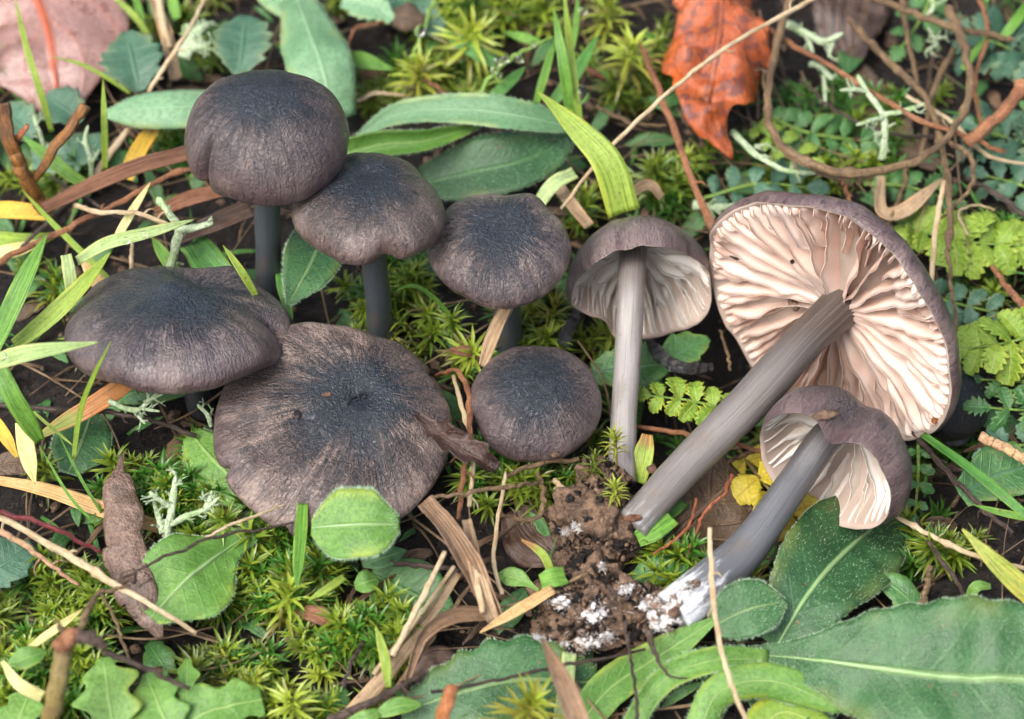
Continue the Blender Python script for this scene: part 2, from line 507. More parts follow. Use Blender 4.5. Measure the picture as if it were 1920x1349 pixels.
def gill_geo(cap, th0, r0, r1, depth, seed, ns=18, nd=6, wave=0.05, thick=0.016):
    t = np.linspace(0, 1, ns); rho = r0 + (r1 - r0) * t
    prof = np.clip(np.minimum(t / 0.3, (1 - t) / 0.22), 0, 1) ** 0.8 if r0 > 0.3 else np.clip((1 - t) / 0.16, 0, 1) ** 0.8 * (0.55 + 0.45 * np.clip(t / 0.35, 0, 1))
    prof = prof * (1 + 0.10 * vnoise(np.stack([t * 9, t * 0 + seed, t * 0], -1), 2))
    d = np.linspace(0, 1, nd)
    RH, DD = np.meshgrid(rho, d, indexing='ij'); PR = np.meshgrid(prof, d, indexing='ij')[0]
    zu = under_surface(cap, RH) + 0.02 * cap.R
    Z = zu - depth * cap.R * PR * DD
    wv = wave * fbm(np.stack([RH * 3.0 + seed * 0.35, DD * 0.7, RH * 0 + seed * 0.3], -1), 3, 31) * (0.25 + DD)
    out = []
    for sgn in (1, -1):
        off = sgn * thick * (1.0 - 0.55 * DD)
        th = th0 + (wv * cap.R + off) / (np.maximum(RH, 0.12) * cap.R)
        out.append(cap.deform(RH, Z, th).reshape(-1, 3))
    G = gridF(ns, nd)
    A = np.stack([RH.ravel(), DD.ravel(), RH.ravel() * 0], -1)
    # close the free edge and both ends
    n = ns * nd; e = np.arange(ns - 1) * nd + nd - 1
    edge = np.stack([e, e + nd, e + nd + n, e + n], 1)
    k = np.arange(nd - 1)
    end = np.stack([k, k + 1, k + 1 + n, k + n], 1)
    return np.vstack(out), [G, (G + n)[:, ::-1], edge, end, (end + (ns - 1) * nd)[:, ::-1]], np.vstack([A, A])

def make_gills(cap, root, capo, mat, count, depth=0.3, singles=True, wave=0.05, seed=1, ns=18, thick=0.016, skip=None):
    g = Geo(); r = random.Random(seed); org = np.array(root.location)
    for i in range(count):
        th = 2 * math.pi * (i + 0.6 * (r.random() - 0.5)) / count
        if skip and abs(math.degrees(angd(th, math.radians(skip[0])))) < skip[1]: continue
        kind = (0, 2, 1, 2)[i % 4]
        r0 = (0.1, 0.42 + 0.1 * r.random(), 0.62 + 0.12 * r.random())[kind]
        V, F, A = gill_geo(cap, th, r0, (float(cap.top(np.array([cap.pm]))[0][0]) - 0.012) if singles else 0.9, depth * (1, 0.85, 0.6)[kind], seed * 50 + i, ns=ns, wave=wave, thick=thick)
        if singles:
            link('gill', mesh_data('gill', V - org, F, {'luv': A}, [mat]), capo)
        else:
            g.add(V, F, A)
    if not singles:
        tag(link('gills', g.data('gills', [mat], org), capo), kind='stuff')

def stem_to(root, cap, pts, rad, mat, seed, n=40, sides=22, z_in=None):
    """pts world points from the cap end to the base"""
    C = cap.C + cap.ax * (cap.a - cap.R * (cap.th * 1.2 + max([d[3] for d in cap.dents] + [0])) if z_in is None else z_in) + cap.apex[0] * cap.R * cap.x + cap.apex[1] * cap.R * cap.y
    P = spl(np.vstack([[C], pts]), n)
    R = lerp_list(rad, n)
    V, F, A = tube(P, R, sides, nseed=seed, namp=0.05)
    return link('stem', mesh_data('stem', V - np.array(root.location), F, {'luv': A}, [mat]), root)

def up_axis(lx=0.0, ly=0.0):
    """axis leaning: lx degrees to the right, ly degrees away from the camera"""
    return nz(np.array([math.tan(math.radians(lx)), math.tan(math.radians(ly)), 1.0]))

def on_line(base, py):
    """height above base at which a vertical line meets photograph row py"""
    lo, hi = -2.0, 9.0
    for _ in range(40):
        m = (lo + hi) / 2; p = base.copy(); p[2] = m
        d = p - CAMP
        y = 674.5 - np.dot(d, UPV) / np.dot(d, FWD) * DIST * 100
        if y > py: lo = m
        else: hi = m
    return (lo + hi) / 2

LABELS = {}
STEM_DARK = stem_material('stem_dark', (0.045, 0.043, 0.045), (0.05, 0.058, 0.066), (0.11, 0.11, 0.115))
STEM_PALE = stem_material('stem_pale', (0.08, 0.06, 0.05), (0.21, 0.195, 0.185), (0.36, 0.335, 0.32))
STEM_MID = stem_material('stem_mid', (0.048, 0.036, 0.03), (0.125, 0.112, 0.104), (0.25, 0.23, 0.215), white=0.3, w0=0.99, dark_to=0.4)
STEM_BLUE = stem_material('stem_blue', (0.035, 0.03, 0.03), (0.08, 0.083, 0.09), (0.17, 0.177, 0.19), white=1.0, w0=0.86, dark_to=0.35)

def standing(label, base_px, cap_px, Rpx, a, lean, mat, stem_px, cap_kw=None, zc=None, bend=(0, 0), nth=220, dg=0.28):
    b = W(*base_px, 0.0)
    if zc is None:
        z = on_line(b, cap_px[1])
    else:
        z = zc
    C = W(cap_px[0], cap_px[1], z)
    root = empty('mushroom', b, label, 'mushroom', 'dark grey-brown mushrooms')
    cap = Cap(C, up_axis(*lean), Rpx * S(C), a, **(cap_kw or {}))
    capo = make_cap(cap, 'cap', root, mat, nth=nth, nph=70)
    make_gills(cap, root, capo, M['gill_white'], 44, dg, singles=False, seed=int(base_px[0]), ns=8, wave=0.02)
    mid = (C + b) / 2 + np.array([bend[0], bend[1], 0])
    s = S(b)
    stem_to(root, cap, [C * 0.75 + mid * 0.25 + np.array([bend[0] * .4, 0, 0]), mid, b - np.array([0, 0, 0.6])], np.array([1.05, 1, 0.98, 1.05, 1.2]) * stem_px * s, STEM_DARK, int(base_px[1]))
    return root, cap

# M1 tall domed
standing('tallest mushroom with domed blue-black cap and a torn slit in its near-side rim, upper left',
    (503, 568), (501, 264), 155, 0.8, (1, 8), cap_material('cap_domed', seed=1.0, streak=0.32, core_end=0.48), 24,
    dict(phimax=104, seed=3, wob=0.03, lobes=[(222, 3.2, -0.3, 0.06, 8), (212, 10, 0.04, 0.04, 5), (234, 10, 0.0, -0.05, 5)], thick=0.1))
# M2 behind it, tilted back
standing('mushroom with wavy dimpled cap and a notched front rim, tucked under the tallest domed cap',
    (716, 640), (692, 392), 146, 0.5, (2, 13), cap_material('cap_dimpled', seed=2.4, streak=0.45, rim=(0.052, 0.031, 0.027), light=(0.085, 0.062, 0.056), core_end=0.45), 24,
    dict(phimax=106, seed=8, wob=0.05, lobes=[(285, 9, -0.10, 0.12, 5), (310, 20, 0.05, -0.05, 4), (20, 30, 0.0, -0.1, 2)], dents=[(-0.02, 0.18, 0.16, 0.12)], thick=0.1))
# M3
standing('round low-domed mushroom cap with a pale folded streak at its back edge, between two neighbours',
    (958, 655), (938, 468), 133, 0.5, (0, -1), cap_material('cap_folded', seed=3.7, streak=0.8, rim=(0.048, 0.030, 0.030), core_end=0.46), 26,
    dict(phimax=106, seed=14, wob=0.045, lobes=[(60, 10, -0.05, 0.1, 3), (85, 12, -0.03, -0.06, 3), (40, 12, -0.03, -0.05, 3)], dents=[(0, 0.05, 0.35, 0.06)], thick=0.1))
# M4 left
standing('broad saddle-shaped mushroom cap with a torn flap, overlapping the big flat cap',
    (376, 748), (330, 620), 208, 0.42, (3, 25), cap_material('cap_saddle', seed=5.1, streak=0.5, core=(0.016, 0.028, 0.044), light=(0.083, 0.067, 0.073), core_end=0.46), 24,
    dict(phimax=103, seed=21, wob=0.035, umbo=0.06, lobes=[(-8, 3.5, -0.2, -0.02, 7), (8, 12, 0.03, 0.07, 4), (-22, 12, 0.0, -0.05, 4), (60, 14, 0.0, 0.10, 2), (180, 30, 0.0, -0.04, 3)], dents=[(0.2, 0.4, 0.22, 0.13)], thick=0.1), nth=260)
# M5 flat
M5R, M5C = standing('largest flat mushroom cap with blue-black felted centre and pale radial streaks',
    (640, 905), (622, 806), 222, 0.26, (3, -10), cap_material('cap_flat', seed=7.3, streak=0.9, core_end=0.36, lng=3.2, light=(0.088, 0.062, 0.056), pale=(0.24, 0.178, 0.15)), 26,
    dict(phimax=100, seed=27, wob=0.035, apex=(0.24, 0.20), dents=[(0.26, 0.24, 0.12, 0.06)], lobes=[(120, 30, 0.03, 0.03, 3), (262, 2.5, -0.09, 0.02, 12), (248, 3, -0.05, 0.02, 9), (205, 2.2, -0.06, 0.015, 12), (300, 2, -0.07, 0.015, 12), (32, 2.5, -0.06, 0.0, 12), (140, 2, -0.05, 0.0, 12), (75, 25, -0.03, 0.02, 3)], thick=0.07), zc=1.5, nth=280)
# M6 small round
standing('small rounded mushroom cap beside the pale upright stem, smallest whole cap',
    (1012, 815), (1003, 757), 123, 0.58, (1, -4), cap_material('cap_round', seed=9.2, streak=0.3, rim=(0.056, 0.034, 0.037), light=(0.09, 0.065, 0.068), core_end=0.48), 24,
    dict(phimax=108, seed=33, wob=0.03, lobes=[(205, 12, -0.06, 0.02, 3), (235, 16, 0.03, 0.0, 3)], thick=0.1), zc=1.35)
# M10 dark cap behind the big gills
M10R, M10C = standing('nearly black wet mushroom cap peeking out behind the big upturned gills',
    (1800, 785), (1776, 754), 80, 0.85, (6, 0), cap_material('cap_black', core=(0.014, 0.020, 0.030), mid=(0.020, 0.024, 0.032), rim=(0.014, 0.013, 0.014), light=(0.03, 0.03, 0.033), pale=(0.05, 0.05, 0.05), seed=11.1, streak=0.15, core_end=0.7), 24,
    dict(phimax=106, seed=41, wob=0.03, thick=0.1), zc=0.0)

def lying(label, C, axis, Rpx, a, mat, gmat, stem_px_pts, stem_px, stem_mat, count, cap_kw, depth=0.3, wave=0.06, seed=1, thick=0.016, skip=None):
    """uprooted mushroom, gills towards the camera; stem_px_pts: (px, py, z) from cap to base"""
    pts = [W(*q) for q in stem_px_pts]
    root = empty('mushroom', pts[-1], label, 'mushroom', 'dark grey-brown mushrooms')
    cap = Cap(C, axis, Rpx * S(C), a, **cap_kw)
    capo = make_cap(cap, 'cap', root, mat, nth=240, nph=60)
    make_gills(cap, root, capo, gmat, count, depth, True, wave, seed, thick=thick, skip=skip)
    s = S(pts[len(pts) // 2])
    st = stem_to(root, cap, pts, np.asarray(stem_px) * s, stem_mat, seed + 5, n=60, sides=28)
    return root, cap, st

# M7 upright-looking pale stem
C7 = W(1201, 526, 1.4)
lying('uprooted mushroom with straight pale grey stem and cream gills, middle of the three overturned', C7, nz((-0.10, 0.985, -0.12)), 138, 0.82,
    cap_material('cap_upturned', seed=13.0, streak=0.55, core_end=0.45), M['gill_white'],
    [(1184, 530, 1.75), (1178, 640, 1.35), (1170, 780, 0.95), (1165, 905, 0.6)], [27, 27, 25, 25, 27], STEM_PALE, 58,
    dict(phimax=104, seed=51, wob=0.05, lobes=[(138, 20, -0.26, 0.0, 2.5), (182, 16, 0.08, -0.06, 2), (262, 60, -0.1, -0.06, 2), (48, 35, 0.09, 0.04, 2), (322, 14, -0.09, 0.12, 3)], thick=0.07), 0.33, 0.07, 3, thick=0.017)
hollow(C7, 2.2, 1.2)
# M8 big gills
C8 = W(1556, 598, 1.9)
lying('largest uprooted mushroom showing a wide disc of pinkish gills and thick brown-grey stem', C8, nz((0.60, 0.80, -0.06)), 282, 0.36,
    cap_material('cap_wide', seed=17.0, streak=0.5, core_end=0.5), M['gill_pink'],
    [(1500, 650, 2.1), (1400, 760, 1.75), (1290, 870, 1.4), (1185, 985, 1.1)], [44, 39, 39, 37, 35, 33], STEM_MID, 104,
    dict(phimax=99, seed=57, wob=0.035, lobes=[(150, 25, -0.06, 0, 2), (20, 20, 0.03, 0, 2)], thick=0.16), 0.16, 0.05, 5, thick=0.013)
hollow(C8 + np.array([0.3, 0.2, 0]), 2.8, 2.6)
# M9 small torn
C9 = W(1562, 856, 1.75)
lying('small uprooted mushroom with folded heart-shaped cap, white gills and dark blue-grey stem', C9, nz((0.56, 0.80, -0.10)), 147, 0.74,
    cap_material('cap_heart', seed=19.0, streak=0.35, core_end=0.35), M['gill_white'],
    [(1555, 815, 1.9), (1490, 905, 1.55), (1390, 1040, 1.15), (1262, 1150, 0.95)], [30, 31, 32, 36, 42, 44], STEM_BLUE, 40,
    dict(phimax=112, seed=63, wob=0.04, lobes=[(278, 17, -0.34, -0.12, 2.2), (200, 30, 0.0, -0.1, 2), (10, 40, 0.12, -0.1, 2)], thick=0.08), 0.28, 0.06, 7, thick=0.013, skip=(278, 20))
hollow(C9, 2.0, 1.6)
# ---------------------------------------------------------------- plant helpers
def leaf_material(name, c1, c2, rib=None, rough=0.42, trans=0.25, veins='pinnate', spots=None, spec=0.5, tip=None, bump=0.5, vein_k=9.0, lat=0.35, coat=0.12):
    n = N(name)
    f = n.attr('luv').outputs['Vector']                     # (t along, u across -1..1, length in cm)
    sep = n.new('ShaderNodeSeparateXYZ'); n.L(f, sep.inputs[0]); t, u = sep.outputs['X'], sep.outputs['Y']
    p = n.pos()
    a = n.noise(p, 1.6, 4, 0.6); b = n.noise(p, 13.0, 4, 0.7)
    rn = n.new('ShaderNodeObjectInfo').outputs['Random']
    k = n.math('ADD', n.math('MULTIPLY_ADD', rn, 0.3, -0.15), a)
    col = n.mix(n.ramp(k, 0.32, 0.68), c1, c2)
    col = n.mix(n.ramp(b, 0.42, 0.66, 0, 0.55), col, (c1[0] * .55, c1[1] * .55, c1[2] * .55))
    au = n.math('ABSOLUTE', u)
    if tip is not None:
        col = n.mix(n.ramp(n.math('ADD', t, n.math('MULTIPLY_ADD', a, 0.4, -0.2)), tip[1], tip[2]), col, tip[0])
    if spots is not None:
        col = n.mix(n.ramp(n.noise(p, 3.2, 3, 0.6), spots[1], spots[1] + 0.08), col, spots[0])
    big = n.noise(p, 0.9, 3, 0.6)
    if trans > 0.12:
        col = n.mix(n.math('MULTIPLY', n.ramp(au, 0.55, 1.0), n.ramp(big, 0.45, 0.62, 0.0, 0.6)), col, (c2[0] * 1.6 + 0.05, c2[1] * 1.2, c2[2] * 0.8))
        fl_ = n.new('ShaderNodeTexVoronoi'); n.L(p, fl_.inputs['Vector']); fl_.inputs['Scale'].default_value = 2.6
        col = n.mix(n.math('MULTIPLY', n.ramp(fl_.outputs['Distance'], 0.11, 0.05), n.ramp(big, 0.48, 0.55, 0, 0.85)), col, (0.14, 0.075, 0.03))
    h = b
    if veins == 'pinnate':
        w = n.math('SINE', n.math('MULTIPLY', n.math('SUBTRACT', n.math('MULTIPLY', t, vein_k), n.math('MULTIPLY', au, 1.6)), 6.283))
        v = n.ramp(w, 0.86, 1.0)
        r0 = n.ramp(au, 0.085, 0.03)
        vv = n.math('MAXIMUM', n.math('MULTIPLY', v, lat), r0)
        col = n.mix(n.math('MULTIPLY', vv, 0.75), col, rib if rib else (c2[0] * 1.5, c2[1] * 1.3, c2[2] * 1.3))
        h = n.math('SUBTRACT', n.math('MULTIPLY', b, 0.7), n.math('MULTIPLY', vv, 0.9))
    elif veins == 'parallel':
        fl = n.noise(n.mul(f, (1.6, 7.0, 1.0)), 1.0, 3, 0.7)
        col = n.mix(n.ramp(fl, 0.47, 0.6, 0.0, 0.6), col, rib if rib else (c2[0] * 1.35, c2[1] * 1.25, c2[2] * 1.2))
        col = n.mix(n.ramp(fl, 0.46, 0.36, 0.0, 0.55), col, (c1[0] * .45, c1[1] * .45, c1[2] * .45))
        h = n.math('ADD', n.math('MULTIPLY', fl, 1.2), n.math('MULTIPLY', b, 0.3))
    return n.done(col, n.ramp(a, 0.3, 0.7, rough - 0.06, rough + 0.1), spec, n.bump(h, bump, 0.08), trans=trans, coat=coat, coat_rough=0.25, coat_n=n.bump(h, bump * 0.7, 0.05))

def bark_material(name, c1, c2, c3=None, rough=0.55, stretch=(2.2, 5, 5), spec=0.4, bump=0.9, speck=0.6):
    n = N(name); f = n.attr('luv').outputs['Vector']; p = n.pos()
    a = n.noise(n.mul(f, stretch), 1.0, 4, 0.7); b = n.noise(p, 2.0, 3, 0.6); c = n.noise(p, 20.0, 2, 0.6)
    col = n.mix(n.ramp(a, 0.38, 0.62), c1, c2)
    col = n.mix(n.ramp(b, 0.45, 0.65, 0, 0.7), col, c3 if c3 else (c1[0] * .6, c1[1] * .6, c1[2] * .6))
    col = n.mix(n.ramp(c, 0.5, 0.64, 0, speck), col, (c1[0] * .35, c1[1] * .35, c1[2] * .35))
    return n.done(col, rough, spec, n.bump(n.math('ADD', a, n.math('MULTIPLY', c, 0.6)), bump, 0.07), coat=0.25, coat_rough=0.25)

G_ = lambda *a, **k: leaf_material(*a, **k)
M.update(
    hairy=G_('leaf_hairy', (0.024, 0.092, 0.024), (0.046, 0.14, 0.043), (0.17, 0.27, 0.10), 0.42, 0.2, lat=0.12),
    hairy_dark=G_('leaf_hairy_dark', (0.02, 0.075, 0.022), (0.04, 0.12, 0.04), (0.07, 0.16, 0.055), 0.42, 0.15, lat=0.12),
    bright=G_('leaf_bright', (0.10, 0.24, 0.035), (0.17, 0.33, 0.065), (0.25, 0.39, 0.11), 0.42, 0.3, lat=0.15),
    lime=G_('leaf_lime', (0.19, 0.33, 0.03), (0.27, 0.40, 0.05), (0.36, 0.46, 0.11), 0.42, 0.35),
    mealy=G_('leaf_mealy', (0.10, 0.22, 0.10), (0.165, 0.31, 0.165), (0.2, 0.34, 0.19), 0.5, 0.2, bump=0.45, lat=0.08),
    bluish=G_('leaf_bluish', (0.042, 0.115, 0.065), (0.075, 0.17, 0.10), (0.06, 0.13, 0.08), 0.45, 0.2),
    deep=G_('leaf_deep', (0.035, 0.12, 0.03), (0.07, 0.19, 0.05), (0.12, 0.25, 0.08), 0.38, 0.2),
    yellow=G_('leaf_yellow', (0.5, 0.4, 0.03), (0.62, 0.52, 0.06), (0.45, 0.3, 0.04), 0.45, 0.35),
    grass=G_('grass_green', (0.10, 0.26, 0.03), (0.17, 0.36, 0.055), None, 0.36, 0.35, 'parallel'),
    grass_lime=G_('grass_lime', (0.20, 0.33, 0.03), (0.28, 0.40, 0.06), None, 0.38, 0.35, 'parallel'),
    grass_deep=G_('grass_deep', (0.05, 0.18, 0.03), (0.10, 0.28, 0.05), None, 0.36, 0.3, 'parallel'),
    grass_pale=G_('grass_pale', (0.32, 0.46, 0.16), (0.42, 0.55, 0.25), None, 0.36, 0.35, 'parallel'),
    grass_cream=G_('grass_cream', (0.58, 0.55, 0.2), (0.68, 0.66, 0.32), None, 0.4, 0.35, 'parallel'),
    grass_turning=G_('grass_turning', (0.42, 0.17, 0.05), (0.55, 0.24, 0.08), (0.6, 0.33, 0.14), 0.42, 0.3, 'parallel', tip=((0.28, 0.38, 0.08), 0.62, 0.74)),
    grass_tipbrown=G_('grass_tipbrown', (0.24, 0.38, 0.05), (0.34, 0.46, 0.08), None, 0.38, 0.3, 'parallel', tip=((0.35, 0.11, 0.05), 0.6, 0.85)),
    grass_yellow=G_('grass_yellow', (0.55, 0.34, 0.04), (0.66, 0.45, 0.06), None, 0.42, 0.3, 'parallel'),
    grass_edge=G_('grass_edge', (0.22, 0.34, 0.05), (0.36, 0.42, 0.08), (0.6, 0.45, 0.08), 0.38, 0.3, 'parallel'),
    straw=G_('straw', (0.34, 0.22, 0.12), (0.48, 0.34, 0.2), (0.6, 0.46, 0.3), 0.5, 0.15, 'parallel', bump=0.8),
    straw_brown=G_('straw_brown', (0.17, 0.095, 0.05), (0.28, 0.17, 0.095), (0.4, 0.27, 0.17), 0.45, 0.1, 'parallel', bump=0.9),
    strap_red=G_('strap_red', (0.12, 0.05, 0.025), (0.24, 0.10, 0.05), (0.36, 0.18, 0.1), 0.38, 0.1, 'parallel', bump=0.8),
    dead_dark=G_('dead_dark', (0.035, 0.018, 0.012), (0.08, 0.045, 0.03), (0.12, 0.075, 0.05), 0.4, 0.0, 'parallel', bump=0.8, coat=0.15),
    tan_leaf=G_('tan_leaf', (0.5, 0.3, 0.1), (0.62, 0.42, 0.18), (0.7, 0.5, 0.25), 0.45, 0.25, 'parallel'),
    pink_leaf=G_('dead_pink', (0.17, 0.085, 0.068), (0.24, 0.135, 0.115), (0.30, 0.075, 0.035), 0.36, 0.0, vein_k=2.6, spots=((0.13, 0.055, 0.04), 0.58), lat=0.25, coat=0.5),
    orange_leaf=G_('dead_orange', (0.34, 0.07, 0.015), (0.48, 0.14, 0.03), (0.24, 0.06, 0.02), 0.28, 0.15, vein_k=4.0, spots=((0.15, 0.04, 0.025), 0.5), bump=0.8, coat=0.5, lat=0.2),
    brown_leaf=G_('dead_brown', (0.065, 0.038, 0.021), (0.12, 0.075, 0.042), (0.17, 0.11, 0.065), 0.5, 0.1, vein_k=6.0, spots=((0.06, 0.035, 0.02), 0.55), bump=0.9),
    curl_leaf=G_('dead_curl', (0.022, 0.011, 0.008), (0.05, 0.026, 0.019), (0.08, 0.045, 0.03), 0.3, 0.0, vein_k=5.0, bump=0.8, lat=0.15),
    burnt=bark_material('burnt_stem', (0.30, 0.13, 0.03), (0.14, 0.055, 0.015), (0.04, 0.016, 0.008), 0.35),
    twig=bark_material('twig_brown', (0.15, 0.092, 0.042), (0.25, 0.165, 0.085), (0.075, 0.043, 0.022)),
    twig_pale=bark_material('twig_pale', (0.55, 0.42, 0.25), (0.66, 0.53, 0.34), (0.42, 0.28, 0.14), 0.45, speck=0.2),
    straw_fine=bark_material('straw_fine', (0.26, 0.17, 0.09), (0.42, 0.3, 0.17), (0.16, 0.09, 0.045), 0.45, speck=0.3),
    twig_red=bark_material('twig_red', (0.24, 0.095, 0.04), (0.36, 0.165, 0.075), (0.14, 0.055, 0.025), 0.42),
    twig_dark=bark_material('twig_dark', (0.06, 0.038, 0.028), (0.10, 0.066, 0.048), (0.03, 0.02, 0.016), 0.45),
    twig_black=bark_material('twig_black', (0.008, 0.008, 0.009), (0.02, 0.019, 0.02), (0.005, 0.005, 0.006), 0.2, spec=0.6),
    crimson=bark_material('stem_crimson', (0.16, 0.018, 0.025), (0.22, 0.03, 0.035), (0.1, 0.02, 0.02), 0.35),
    pinkstem=bark_material('stem_pink', (0.48, 0.24, 0.15), (0.55, 0.33, 0.2), (0.4, 0.3, 0.12), 0.4),
    olive=bark_material('stem_olive', (0.17, 0.13, 0.035), (0.24, 0.18, 0.05), (0.12, 0.07, 0.03), 0.4),
    rust=bark_material('stem_rust', (0.34, 0.11, 0.03), (0.42, 0.16, 0.05), (0.2, 0.07, 0.025), 0.4),
    rootred=bark_material('root_red', (0.38, 0.11, 0.045), (0.46, 0.17, 0.08), None, 0.45),
    greenstem=bark_material('stem_green', (0.20, 0.36, 0.06), (0.28, 0.44, 0.1), (0.22, 0.34, 0.06), 0.4),
    pod=bark_material('pod_brown', (0.10, 0.06, 0.042), (0.17, 0.11, 0.08), (0.05, 0.03, 0.02), 0.38, (5, 2, 2), bump=0.9),
    seed=bark_material('seed_brown', (0.16, 0.08, 0.05), (0.26, 0.15, 0.1), None, 0.4),
    lichen=bark_material('lichen_pale', (0.33, 0.43, 0.25), (0.44, 0.52, 0.36), (0.24, 0.36, 0.13), 0.8, (9, 2, 2), 0.2),
)
def hair_material():
    n = N('plant_hair'); return n.done((0.34, 0.47, 0.31), 0.4, 0.4, trans=0.4)
M['hair'] = hair_material()
M['rib_pale'] = N('rib_pale').done((0.17, 0.27, 0.11), 0.45, 0.4)
M['rib_red'] = N('rib_red').done((0.30, 0.07, 0.03), 0.45, 0.4)
M['rib_blue'] = N('rib_blue').done((0.05, 0.12, 0.07), 0.45, 0.4)
def moss_material(name, c1, c2, low):
    n = N(name)
    f = n.attr('luv').outputs['Vector']                     # (t along leaf, tint 0..1, height 0..1)
    sep = n.new('ShaderNodeSeparateXYZ'); n.L(f, sep.inputs[0])
    rn = n.new('ShaderNodeObjectInfo').outputs['Random']
    k = n.math('ADD', n.math('MULTIPLY', sep.outputs['Y'], 0.7), n.math('MULTIPLY', rn, 0.3))
    col = n.mix(k, c1, c2)
    col = n.mix(n.ramp(sep.outputs['Z'], 0.45, 0.05), col, low)   # leaves turn darker and browner towards the foot of the shoot
    pz = n.noise(n.pos(), 0.45, 3, 0.6)
    col = n.mix(n.ramp(pz, 0.5, 0.66, 0, 0.75), col, (c1[0] * 1.0, c1[1] * 0.6, c1[2] * 0.9))
    col = n.mix(n.ramp(n.noise(n.pos(), 2.2, 2, 0.6), 0.58, 0.7, 0, 0.6), col, (0.09, 0.06, 0.022))
    return n.done(col, 0.36, 0.5, trans=0.3)
M['moss'] = moss_material('moss_green', (0.065, 0.145, 0.012), (0.26, 0.33, 0.03), (0.07, 0.055, 0.015))
M['moss_lime'] = moss_material('moss_lime', (0.22, 0.31, 0.025), (0.33, 0.40, 0.05), (0.16, 0.15, 0.03))
M['moss_deep'] = moss_material('moss_deep', (0.026, 0.10, 0.012), (0.07, 0.20, 0.02), (0.05, 0.06, 0.015))

TOCAM = -FWD
def leaf_geo(P, wid, n=None, m=11, fold=0.0, cup=0.0, teeth=0, tdepth=0.15, wave=0.0, wfreq=5.0, roll=0.0, seed=1, thick=0.014, up=0.5, round_teeth=False, crumple=0.0, twist=0.0):
    """blade swept along world points P; wid full widths in cm (list along P). returns V, F, luv, (C, side, N, halfwidth)"""
    n = n or max(26, int(teeth * 9))
    C = spl(P, n); t = np.linspace(0, 1, n)
    w = np.maximum(lerp_list(wid, n), 0.004) * 0.5
    T = nz(np.gradient(C, axis=0))
    N0 = nz((1 - up) * np.array([0, 0, 1.0]) + up * TOCAM)
    Sd = np.cross(T, N0); bad = np.linalg.norm(Sd, axis=1) < 0.2
    Sd[bad] = np.cross(T[bad], np.array([1.0, 0.2, 0])); Sd = nz(Sd)
    Nn = nz(np.cross(Sd, T))
    ang = math.radians(roll) + math.radians(twist) * t
    c, s = np.cos(ang)[:, None], np.sin(ang)[:, None]
    Sd, Nn = Sd * c + Nn * s, Nn * c - Sd * s
    u = np.linspace(-1, 1, m)
    wl = np.ones((n, m)) * w[:, None]
    if teeth:
        fr = (t * teeth) % 1.0
        tf = (0.5 + 0.5 * np.cos(2 * math.pi * fr)) if round_teeth else (1 - fr)
        dep = tdepth * np.clip(np.minimum(t / 0.12, (1.02 - t) / 0.1), 0, 1)
        fac = 1 - dep[:, None] * tf[:, None] * np.ones((1, m))
        fr2 = ((t * teeth) + 0.45) % 1.0
        tf2 = (0.5 + 0.5 * np.cos(2 * math.pi * fr2)) if round_teeth else (1 - fr2)
        fac2 = 1 - dep[:, None] * tf2[:, None]
        wl = wl * np.where(u[None] < 0, fac, fac2)
    jit = 1 + 0.05 * np.stack([fbm(np.stack([t * 7, t * 0 + seed * 1.3, t * 0 + sg], -1), 3, 14) for sg in (0, 5)], 1)
    wl = wl * np.where(u[None] < 0, jit[:, :1], jit[:, 1:])
    x = wl * u[None]
    au = np.abs(u)[None]
    h = fold * au * w[:, None] + cup * (u[None] ** 2) * w[:, None]
    L = np.linalg.norm(C[-1] - C[0])
    if wave:
        h = h + wave * w[:, None] * au ** 1.5 * np.stack([vnoise(np.stack([t * wfreq, t * 0 + seed, t * 0 + sg], -1), 4) for sg in (0, 5)], 1)[:, (u > 0).astype(int)]
    if crumple:
        q = np.stack([t[:, None] * L * 1.6 + 0 * x, x * 1.6, 0 * x + seed], -1)
        h = h + crumple * fbm(q, 3, seed)
    V = C[:, None] + x[..., None] * Sd[:, None] + h[..., None] * Nn[:, None]
    B = V - thick * Nn[:, None]
    A = np.stack([t[:, None] + 0 * x, u[None] + 0 * x, 0 * x + L], -1).reshape(-1, 3)
    k = n * m; G = gridF(n, m)
    e1 = np.arange(n - 1) * m; e2 = e1 + m - 1
    j = np.arange(m - 1)
    F = [G[:, ::-1], G + k, np.stack([e1, e1 + m, e1 + m + k, e1 + k], 1)[:, ::-1], np.stack([e2, e2 + k, e2 + m + k, e2 + m], 1)[:, ::-1],
         np.stack([j, j + k, j + 1 + k, j + 1], 1)[:, ::-1], (np.stack([j, j + 1, j + 1 + k, j + k], 1) + (n - 1) * m)[:, ::-1]]
    return np.vstack([V.reshape(-1, 3), B.reshape(-1, 3)]), F, np.vstack([A, A]), (V, Sd, Nn, T)

def hair_geo(root_pts, dirs, lens, rad=0.0052):
    """three-sided tapering hairs"""
    n = len(root_pts); d = nz(dirs)
    a = nz(np.cross(d, np.array([0.31, 0.77, 0.55]))); b = np.cross(d, a)
    V = np.empty((n, 4, 3))
    for k in range(3):
        an = 2 * math.pi * k / 3
        V[:, k] = root_pts + rad * (math.cos(an) * a + math.sin(an) * b)
    V[:, 3] = root_pts + d * np.asarray(lens)[:, None]
    i = np.arange(n)[:, None] * 4
    F = np.concatenate([i + np.array([[0, 1, 3]]), i + np.array([[1, 2, 3]]), i + np.array([[2, 0, 3]])])
    return V.reshape(-1, 3), F

